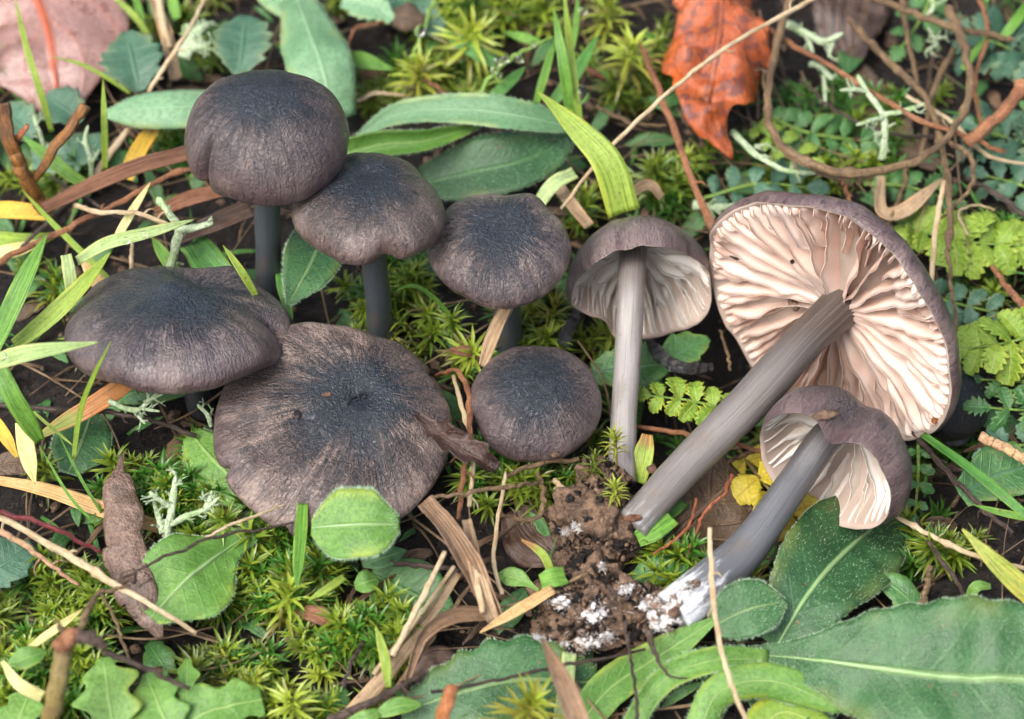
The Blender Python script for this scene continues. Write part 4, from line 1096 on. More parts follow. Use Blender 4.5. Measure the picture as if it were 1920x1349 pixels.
leaf('dead_leaf', 'reddish brown curled leaf bit in the moss below the flat cap', 'dead leaf',
     [(548, 1150, 0.7), (590, 1150, 0.8), (632, 1170, 0.7)], [14, 30, 34, 8], 'strap_red', cup=-0.4)
leaf('dead_leaf', 'black-brown crumpled leaf beside the scalloped green leaf', 'dead leaf',
     [(775, 1275, 0.6), (815, 1240, 0.85), (880, 1245, 0.6)], [40, 60, 62, 20], 'dead_dark', crumple=0.2, cup=-0.4)
leaf('dead_leaf', 'folded tan dead leaf bent in a V behind the big gilled cap', 'dead leaf',
     [(1652, 330, 1.0), (1652, 398, 0.7), (1700, 398, 0.8), (1768, 335, 1.2)], [16, 22, 34, 30, 4], 'straw', fold=0.5, twist=40)
leaf('dead_leaf', 'dark red-brown leaf scrap beside the fibrous straw stub', 'dead leaf',
     [(845, 655, 0.8), (880, 660, 0.9), (905, 672, 0.8)], [10, 20, 22, 6], 'strap_red')
leaf('dead_leaf', 'dark brown leaf sheet in the shadow behind the orange dead leaf', 'dead leaf',
     [(1600, -40, 0.2), (1590, 40, 0.35), (1600, 120, 0.2)], [120, 150, 120, 30], 'dead_dark', crumple=0.2)
leaf('dead_leaf', 'reddish dead leaf patch beneath the lichen in the twig loop', 'dead leaf',
     [(1600, 130, 0.15), (1640, 190, 0.25), (1700, 290, 0.15)], [50, 90, 90, 30], 'brown_leaf', crumple=0.15)
leaf('dead_leaf', 'dark grey dead leaf between soil clump and small round cap', 'dead leaf',
     [(960, 960, 0.3), (1000, 1010, 0.45), (1050, 1050, 0.3)], [50, 100, 110, 40], 'dead_dark', crumple=0.2)
leaf('dead_leaf', 'pinkish brown leaf scrap at the top edge between mealy leaf and moss', 'dead leaf',
     [(730, 30, 0.8), (760, 28, 0.95), (795, 40, 0.8)], [30, 56, 56, 24], 'brown_leaf', cup=-0.3)
# pod
_pp = [(226, 852, 1.4), (222, 905, 1.35), (230, 985, 1.2), (252, 1090, 1.0), (302, 1198, 0.6)]
twig('seed_pod', 'flat dark brown seed pod standing beside the glossy round leaf', 'seed pod', _pp, [2, 10, 30, 36, 41, 34, 42, 35, 40, 30, 22, 5], 'pod', sides=28, flat=0.28, namp=0.2, n=60)

# ---------------------------------------------------------------- straps, twigs, straws
leaf('dry_strap', 'wide red-brown dry strap leaf running from the burnt stem to the tallest cap', 'dry leaf',
     [(80, 392, 1.6), (180, 345, 1.8), (270, 310, 1.9), (362, 285, 1.8)], [24, 30, 32, 30], 'strap_red', fold=0.25)
leaf('dry_strap', 'dark trough-shaped dry leaf ending left of the tallest stem', 'dry leaf',
     [(335, 452, 1.5), (400, 425, 1.6), (472, 395, 1.6)], [20, 36, 38], 'dead_dark', cup=0.9)
leaf('dry_strap', 'dark brown dry strap crossing below the tallest cap', 'dry leaf',
     [(290, 400, 1.1), (360, 372, 1.3), (430, 355, 1.3)], [22, 30, 24], 'strap_red', fold=0.3)
leaf('dry_strap', 'broken tan straw strap with frayed top right of the flat cap', 'straw',
     [(935, 1175, 1.0), (890, 1075, 1.5), (845, 1000, 1.9), (795, 940, 2.2)], [30, 40, 46, 40, 34], 'straw_brown', cup=0.9, crumple=0.1, teeth=3, tdepth=0.1)
leaf('dry_strap', 'frayed straw strap parallel to the broken tan strap', 'straw',
     [(925, 1165, 1.1), (895, 1075, 1.5), (875, 975, 1.8)], [24, 30, 26, 18], 'straw', fold=0.5)
leaf('dry_strap', 'long ribbed straw band running down left below the scattered straws', 'straw',
     [(858, 1075, 1.2), (795, 1170, 1.0), (725, 1260, 0.8), (655, 1340, 0.6)], [16, 22, 28, 30], 'straw', fold=-0.5, crumple=0.06)
leaf('dry_strap', 'twisted grey-brown dry leaf crossing the ribbed straw band', 'straw',
     [(925, 1155, 0.9), (850, 1155, 1.2), (790, 1195, 1.2), (765, 1260, 1.0), (755, 1300, 0.8)], [20, 30, 26, 18, 10], 'straw_brown', cup=0.7, twist=50, crumple=0.08)
leaf('dry_strap', 'yellow autumn leaf blade behind the wide red-brown strap', 'dry leaf',
     [(235, 335, 0.9), (258, 285, 1.1), (290, 235, 1.1)], [30, 32, 28], 'grass_yellow')
leaf('dry_strap', 'yellow blade lying at the left edge below the forked burnt stem', 'dry leaf',
     [(-20, 392, 0.9), (35, 395, 1.0), (95, 402, 0.9)], [34, 34, 26], 'grass_yellow')
leaf('dry_strap', 'twisted fibrous straw stub leaning beneath the round low-domed cap', 'straw',
     [(905, 688, 1.2), (930, 630, 1.7), (975, 555, 2.1)], [16, 26, 34, 36, 30], 'straw', cup=0.8, twist=60, crumple=0.05)
leaf('dry_strap', 'orange needle-like dry leaf tip left of the soil clump', 'dry leaf',
     [(1038, 1105, 1.2), (975, 1142, 1.3), (900, 1186, 1.3)], [18, 22, 18, 3], 'tan_leaf', fold=0.3)
leaf('dry_strap', 'brown pointed dry spike rising at the bottom edge before the soil clump', 'dry leaf',
     [(1100, 1400, 2.2), (1060, 1290, 2.6), (1016, 1198, 2.6)], [44, 42, 30, 6], 'straw_brown', cup=0.7)
leaf('dry_strap', 'pale papery straw sheath at the top left behind the toothed leaf', 'straw',
     [(285, -10, 0.7), (310, 60, 0.9), (330, 150, 0.7)], [16, 24, 22], 'straw', fold=0.4)
leaf('dry_strap', 'broad pale straw lying behind the round low-domed cap', 'straw',
     [(1030, 330, 0.7), (1065, 375, 0.8), (1105, 425, 0.7)], [22, 24, 20], 'straw', fold=0.3)
leaf('dry_strap', 'curled straw scrap behind the cream-gilled overturned cap', 'straw',
     [(1175, 372, 0.8), (1215, 350, 1.1), (1240, 372, 0.9)], [12, 22, 14], 'straw', cup=0.8)

for lab, pts, r, mat, kw in [
    ('long thin yellow straw crossing from the top edge to the cream-gilled cap', [(1052, 392, 1.5), (1120, 305, 2.3), (1200, 222, 2.9), (1350, 98, 3.2), (1535, -8, 3.2)], [3.0, 4.0, 4.5, 4.5, 5], 'twig_pale', {}),
    ('reddish dry stem leaning down to the cream-gilled cap', [(1195, 72, 1.4), (1228, 150, 1.6), (1278, 285, 1.6), (1338, 435, 1.4)], [4, 8, 8, 9], 'twig_red', {'knots': 2}),
    ('looping brown vine forming the big U at the top right', [(1488, -20, 1.6), (1455, 90, 1.8), (1440, 215, 1.9), (1480, 285, 1.9), (1580, 325, 1.9), (1700, 308, 2.0), (1772, 262, 2.1), (1818, 180, 2.0), (1808, 90, 1.8), (1778, 15, 1.6)], [11, 10, 9, 9, 10, 9, 8, 9, 10, 12], 'twig', {'knots': 5}),
    ('brown twig arching down past the right side of the vine loop', [(1595, 40, 1.1), (1660, 110, 1.4), (1735, 185, 1.6), (1768, 280, 1.7), (1782, 380, 1.6), (1778, 470, 1.4)], [8, 8, 7, 7, 7, 6], 'twig', {'knots': 7}),
    ('straight red-brown twig slanting across the vine loop', [(1340, -20, 1.0), (1450, 62, 1.4), (1570, 132, 1.7), (1700, 212, 1.9), (1790, 250, 1.8), (1885, 285, 1.4)], [6, 7, 6, 6, 6, 5], 'twig_red', {'knots': 3}),
    ('thick red-brown stick entering from the right edge', [(1960, 110, 1.9), (1890, 200, 1.9), (1812, 268, 1.7)], [17, 15, 13], 'twig_red', {'knots': 1}),
    ('brown branch along the top right edge', [(1600, -20, 1.4), (1720, 28, 1.7), (1800, 55, 1.7), (1900, 75, 1.5)], [8, 8, 8, 6], 'twig', {'knots': 2}),
    ('thin curled tendril hanging from the vine loop', [(1780, 268, 1.6), (1820, 295, 1.6), (1822, 345, 1.5), (1790, 385, 1.3), (1765, 410, 1.2)], [6, 6, 5, 4, 3], 'twig', {}),
    ('pale dry grass stem standing right of the big gilled cap', [(1770, 340, 1.6), (1755, 430, 1.4), (1745, 548, 0.9)], [5, 5, 4], 'twig_pale', {}),
    ('second dry grass stem, closest to the lime ferny leaf', [(1775, 470, 1.4), (1785, 550, 1.2), (1796, 640, 0.9)], [5, 4, 4], 'twig', {}),
    ('thin brown twig behind the vine loop at the right', [(1690, -10, 0.7), (1705, 80, 0.8), (1720, 160, 0.8)], [6, 6, 5], 'twig', {}),
    ('grey-brown stem crossing behind the small lichen on the right', [(1800, 70, 0.7), (1750, 170, 0.9), (1725, 300, 0.9)], [6, 7, 5], 'twig', {}),
    ('thin twig running off the right edge above the lime leaf', [(1810, 335, 0.8), (1870, 365, 0.9), (1940, 420, 0.9)], [5, 6, 6], 'twig_dark', {}),
    ('pinkish stalk at the right edge under the lime ferny leaf', [(1860, 500, 0.9), (1890, 540, 1.0), (1930, 590, 1.0)], [6, 8, 8], 'twig_red', {}),
    ('fallen pale straw under the vine loop', [(1575, 330, 1.2), (1590, 365, 1.0), (1600, 395, 0.9)], [3, 4, 3], 'twig_red', {}),
    ('thin orange root thread crossing the matted brown leaf', [(1372, 890, 1.1), (1355, 930, 1.1), (1325, 955, 1.1), (1305, 1000, 1.0), (1288, 1045, 0.9)], [4, 3, 3, 3, 2], 'rootred', {}),
    ('shorter orange root thread on the matted brown leaf', [(1305, 935, 1.0), (1290, 985, 1.0), (1262, 1015, 0.95), (1225, 1040, 1.0)], [2.5, 3, 3, 2], 'rootred', {}),
    ('thin pinkish stem behind the thick brown-grey stem', [(1190, 800, 0.5), (1275, 812, 0.6), (1380, 832, 0.6), (1470, 868, 0.6)], [5, 6, 5, 5], 'twig_red', {}),
    ('dry straw behind the thick stem above the yellow leaf', [(1330, 885, 0.4), (1390, 855, 0.5), (1450, 838, 0.5)], [5, 5, 4], 'twig', {}),
    ('thin tan pine needle upright before the blue-grey stem', [(1331, 990, 2.3), (1334, 1075, 2.1), (1345, 1180, 1.9), (1370, 1280, 1.7), (1402, 1360, 1.5)], [4.5, 5.5, 5.5, 5, 4], 'twig_pale', {'flat': 0.6}),
    ('thin tan stem running from the heart-shaped cap to the right edge', [(1668, 962, 0.7), (1760, 1012, 0.9), (1830, 1042, 0.9), (1940, 1072, 0.8)], [4, 5, 5, 4], 'twig_pale', {'knots': 2}),
    ('dark thin stem crossing the tan stem at the right', [(1720, 975, 0.6), (1750, 1030, 0.8), (1790, 1085, 0.7), (1818, 1130, 0.5)], [4, 5, 5, 4], 'twig_dark', {}),
    ('brown stub standing in the debris above the big hairy leaf', [(1745, 1060, 0.9), (1738, 1100, 0.6), (1725, 1150, 0.3)], [6, 7, 8], 'twig', {}),
    ('long dark stem lying at the right under the dark green blade', [(1700, 800, 0.3), (1790, 900, 0.5), (1850, 960, 0.5), (1900, 1000, 0.4)], [5, 6, 6, 5], 'twig_dark', {}),
    ('cut tan stalk with pink end at the right edge below the black wet cap', [(1838, 818, 1.0), (1880, 838, 1.1), (1945, 872, 1.1)], [11, 11, 10], 'pinkstem', {}),
    ('thin brown twig lying across the moss left of the flat cap', [(-15, 760, 1.2), (120, 768, 1.3), (260, 782, 1.3), (368, 818, 1.1)], [6, 6, 5, 5], 'twig_dark', {'knots': 2}),
    ('tan jointed grass stem slanting across the lower left', [(-20, 958, 1.0), (110, 1032, 1.4), (215, 1095, 1.6), (300, 1145, 1.5), (368, 1188, 1.2)], [7, 7, 7.5, 6, 4], 'twig_pale', {'knots': 1}),
    ('crimson thin stem above the tan jointed grass stem', [(-20, 958, 1.3), (80, 982, 1.3), (190, 1036, 1.0)], [5.5, 5, 3.5], 'crimson', {}),
    ('pink thin stem below the tan jointed grass stem', [(-20, 985, 1.5), (65, 1035, 1.6), (105, 1068, 1.5), (148, 1098, 1.3)], [6, 6, 4, 3], 'pinkstem', {}),
    ('black thin grass stem over the glossy round leaf', [(228, 1085, 1.5), (310, 1045, 1.6), (400, 1010, 1.6), (550, 980, 1.4)], [3, 3.5, 3.5, 2], 'twig_dark', {}),
    ('tan forked tip of stem above the glossy round leaf', [(385, 1008, 1.6), (450, 978, 1.7), (532, 947, 1.6)], [3, 3, 2], 'twig_pale', {}),
    ('thin tan stem rising from the seed pod foot', [(190, 1112, 1.2), (218, 1170, 1.2), (245, 1245, 1.0)], [4, 4, 3.5], 'twig', {}),
    ('dark dry stem running right from the olive stem', [(195, 1222, 1.8), (270, 1252, 1.7), (356, 1292, 1.5)], [7, 6, 5], 'twig_dark', {}),
    ('grey straw arching over the seed pod foot', [(160, 1165, 1.6), (185, 1115, 1.6), (245, 1098, 1.7)], [6, 5, 3], 'twig', {}),
    ('dark twig along the bottom edge under the straw band', [(590, 1362, 0.8), (690, 1320, 1.0), (750, 1288, 1.0), (795, 1262, 0.9)], [9, 9, 7, 4], 'twig_dark', {'knots': 2}),
    ('long thin dark twig lying over the scalloped leaf to the soil clump', [(808, 1298, 1.2), (920, 1278, 1.3), (1040, 1252, 1.3), (1210, 1218, 1.0)], [4, 4, 4, 3], 'twig_dark', {}),
    ('blunt orange stalk with pale cut end at the bottom edge', [(815, 1390, 2.0), (832, 1340, 2.4), (850, 1288, 2.6)], [15, 14, 12], 'rust', {}),
    ('thin straw alongside the ribbed straw band on its upper side', [(852, 1062, 1.3), (780, 1165, 1.1), (700, 1265, 0.8)], [4, 5, 5], 'twig_pale', {}),
    ('brown straw alongside the ribbed straw band on its lower side', [(880, 1100, 1.2), (815, 1190, 1.1), (745, 1290, 0.9), (700, 1345, 0.7)], [4, 6, 5, 4], 'twig', {}),
    ('dark straw crossing the foot of the broken tan strap', [(700, 1050, 0.9), (780, 1060, 1.0), (862, 1072, 1.0)], [5, 6, 5], 'twig_dark', {}),
    ('split straw rising right of the broken tan strap', [(905, 1150, 1.3), (890, 1060, 1.5), (878, 985, 1.6)], [6, 6, 4], 'twig_pale', {}),
    ('short dark straw beside the lime oval blade tip', [(690, 1190, 0.8), (660, 1240, 0.9), (645, 1290, 0.8)], [4, 5, 4], 'twig_dark', {}),
    ('straight pale straw leaning across the ribbed straw band', [(835, 1035, 1.6), (790, 1125, 1.5), (735, 1230, 1.2)], [5, 6, 6], 'twig_pale', {}),
    ('thin pale straw hanging below the small round cap', [(948, 885, 1.5), (930, 1000, 1.4), (927, 1060, 1.3), (942, 1115, 1.2)], [3, 4, 4, 4], 'twig_pale', {}),
    ('pale straw lying under the small round cap', [(945, 895, 1.2), (1000, 872, 1.2), (1085, 860, 1.0)], [4, 6, 5], 'twig', {}),
    ('bent reddish stem between flat cap and small round cap', [(815, 706, 1.0), (858, 695, 1.4), (878, 745, 1.5), (882, 820, 1.5), (868, 900, 1.6), (860, 975, 1.6)], [4, 6, 7, 6, 6, 5], 'twig_red', {}),
    ('pale split straw beside the bent reddish stem', [(850, 705, 1.2), (868, 770, 1.3), (888, 850, 1.4), (880, 950, 1.5)], [4, 5, 5, 4], 'twig_pale', {}),
    ('brown straw crossing above the broken tan strap', [(805, 934, 1.8), (880, 925, 1.9), (960, 912, 1.8), (1010, 905, 1.6)], [4, 5, 5, 4], 'twig', {}),
    ('curved brown stem in the shade left of the soil clump', [(1010, 885, 1.0), (1020, 940, 1.1), (1000, 975, 1.0), (940, 965, 0.8)], [5, 6, 5, 4], 'twig', {}),
    ('short straw stub behind the soil clump', [(1040, 900, 1.0), (1060, 925, 1.1), (1085, 955, 1.1)], [5, 6, 5], 'twig_pale', {}),
    ('tan twig running below the wide red-brown strap to the left edge', [(-15, 498, 1.5), (120, 432, 1.7), (240, 372, 1.8), (330, 325, 1.8), (410, 312, 1.6)], [7, 7, 7, 6, 5], 'twig_red', {'knots': 2}),
    ('pale curved twig over the left grass blades', [(142, 385, 2.1), (185, 398, 2.3), (255, 400, 2.4), (310, 420, 2.3), (348, 440, 2.1)], [5, 5, 4.5, 4.5, 4], 'twig_pale', {}),
    ('thin dark twig under the pale curved twig', [(95, 332, 1.2), (160, 372, 1.4), (230, 410, 1.4)], [3, 4, 4], 'twig_dark', {}),
    ('dark twig in the shade left of the saddle cap', [(40, 465, 1.0), (95, 410, 1.2), (145, 370, 1.2)], [4, 5, 4], 'twig_dark', {}),
    ('thin straw standing behind the saddle cap', [(245, 515, 1.0), (247, 480, 1.3), (248, 450, 1.4)], [4, 4, 3], 'twig_pale', {}),
    ('thin tan straw leaning at the top left above the mealy leaf', [(278, 172, 1.4), (322, 105, 1.8), (355, 55, 1.9), (388, -12, 1.8)], [4, 4.5, 4, 4], 'twig_pale', {}),
    ('tan straw rising behind the yellow autumn blade', [(178, 330, 1.0), (205, 290, 1.2), (240, 245, 1.2)], [6, 7, 6], 'twig_pale', {}),
    ('pale dry stem at the top edge left of the toothed leaf', [(295, -15, 0.9), (305, 40, 1.0), (320, 90, 1.0)], [7, 7, 6], 'twig_pale', {}),
    ('orange dry bit in the moss left of the long hairy leaf', [(795, 150, 0.9), (825, 168, 1.0), (852, 190, 0.9)], [4, 4, 3], 'twig_red', {}),
    ('reddish stem at the top edge left of the moss tuft', [(650, 100, 0.8), (665, 55, 1.0), (720, 40, 1.0)], [3, 3.5, 3], 'twig_red', {}),
    ('small dry orange chip behind the right grass tuft', [(1100, 128, 0.7), (1118, 138, 0.8), (1135, 148, 0.7)], [5, 7, 4], 'twig_red', {}),
    ('thin straw in the shade below the big gilled cap', [(1350, 620, 0.3), (1362, 655, 0.4), (1370, 695, 0.4)], [3, 3.5, 3], 'twig', {}),
    ('thin brown twig bowing along the outside of the vine loop', [(1425, 20, 1.2), (1432, 140, 1.4), (1455, 262, 1.4), (1530, 318, 1.4), (1640, 335, 1.3)], [4, 4, 4, 4, 3], 'twig', {}),
    ('dark thin runner behind the upright lichen in the loop', [(1500, 150, 0.8), (1580, 215, 1.0), (1690, 255, 1.0), (1800, 250, 0.9)], [4, 4, 4, 3], 'twig_dark', {}),
    ('reddish runner from the top edge to the right edge above the stick', [(1830, -20, 1.3), (1850, 60, 1.4), (1830, 150, 1.4), (1840, 240, 1.2)], [5, 5, 5, 4], 'twig_red', {}),
    ('pale runner passing under the thick red-brown stick', [(1700, 180, 1.1), (1780, 225, 1.2), (1850, 290, 1.2), (1930, 310, 1.0)], [4, 4, 4, 3], 'twig_pale', {}),
    ('brown runner hanging behind the V-bent dead leaf', [(1700, 300, 0.7), (1690, 370, 0.8), (1660, 430, 0.6)], [4, 5, 4], 'twig', {}),
    ('dark bent twig between the orange dead leaf and the vine', [(1430, 120, 0.8), (1400, 180, 1.0), (1410, 240, 0.9)], [4, 4, 3], 'twig_dark', {}),
    ('grey straw lying on the bare soil right of the grass tuft', [(1120, 200, 0.6), (1180, 230, 0.7), (1250, 235, 0.6)], [4, 5, 3], 'twig', {}),
    ('short straw on the bare soil left of the long hairy leaf', [(670, 190, 0.6), (710, 175, 0.7), (760, 180, 0.6)], [4, 4, 3], 'twig_pale', {}),
    ('brown curl of tendril at the right below the V-bent leaf', [(1815, 440, 1.0), (1798, 400, 1.1), (1830, 385, 1.1), (1865, 395, 1.0)], [2.5, 2.5, 2.5, 2], 'twig_pale', {}),
]:
    twig('dry_twig' if mat != 'crimson' else 'red_stem', lab, 'twig', pts, r, mat, 'dry twigs and straws', **kw)
# forked burnt stem
_b0 = W(80, 400, 0.8)
fork = empty('burnt_stem', _b0, 'forked burnt orange-brown cut stem at the left edge', 'stem')
twig('stem', None, None, [(85, 398, 0.9), (50, 340, 1.8), (20, 270, 2.6), (6, 195, 3.2)], [13, 15, 14, 13], 'burnt', parent=fork, namp=0.15)
twig('branch', None, None, [(58, 345, 1.7), (95, 290, 2.3), (160, 198, 3.0)], [8, 10, 10], 'burnt', parent=fork, namp=0.15)
twig('branch', None, None, [(28, 265, 2.5), (40, 250, 2.7), (52, 235, 2.8)], [5, 6, 4], 'rootred', parent=fork)
# thick olive stem with node
_b1 = W(85, 1370, 1.0)
ol = empty('olive_stem', _b1, 'thick olive-brown cut stem rising at the bottom left corner', 'stem')
twig('stem', None, None, [(82, 1400, 1.6), (102, 1310, 2.4), (122, 1205, 3.0)], [19, 18, 17], 'olive', parent=ol, namp=0.06)
twig('node', None, None, [(112, 1212, 3.0), (130, 1194, 3.2), (156, 1194, 3.1)], [15, 19, 11], 'twig_red', parent=ol, namp=0.5)
twig('branch', None, None, [(130, 1200, 3.1), (165, 1195, 3.2), (200, 1215, 3.1)], [12, 13, 8], 'twig_dark', parent=ol, namp=0.35)
twig('branch', None, None, [(125, 1195, 3.1), (112, 1175, 3.3), (104, 1160, 3.4)], [8, 6, 2], 'twig', parent=ol)
twig('branch', None, None, [(150, 1185, 3.2), (165, 1140, 3.4), (180, 1118, 3.4)], [7, 6, 4], 'twig', parent=ol)
# black wet rotten stalk
bl = empty('black_stalk', W(1062, 640, 0.5), 'shiny black rotten stalk in front of the cream-gilled overturned cap', 'stalk')
twig('stalk', None, None, [(1055, 648, 0.5), (1075, 600, 0.7), (1092, 570, 0.7), (1112, 535, 0.3)], [12, 11, 17, 12], 'twig_black', parent=bl, flat=0.5, namp=0.3)
twig('black_stalk', 'black rotten stalk lying below the cream-gilled overturned cap', 'stalk', [(1215, 640, 0.5), (1245, 672, 0.7), (1290, 690, 0.7), (1335, 688, 0.5)], [8, 12, 12, 8], 'twig_black', flat=0.6, namp=0.3)

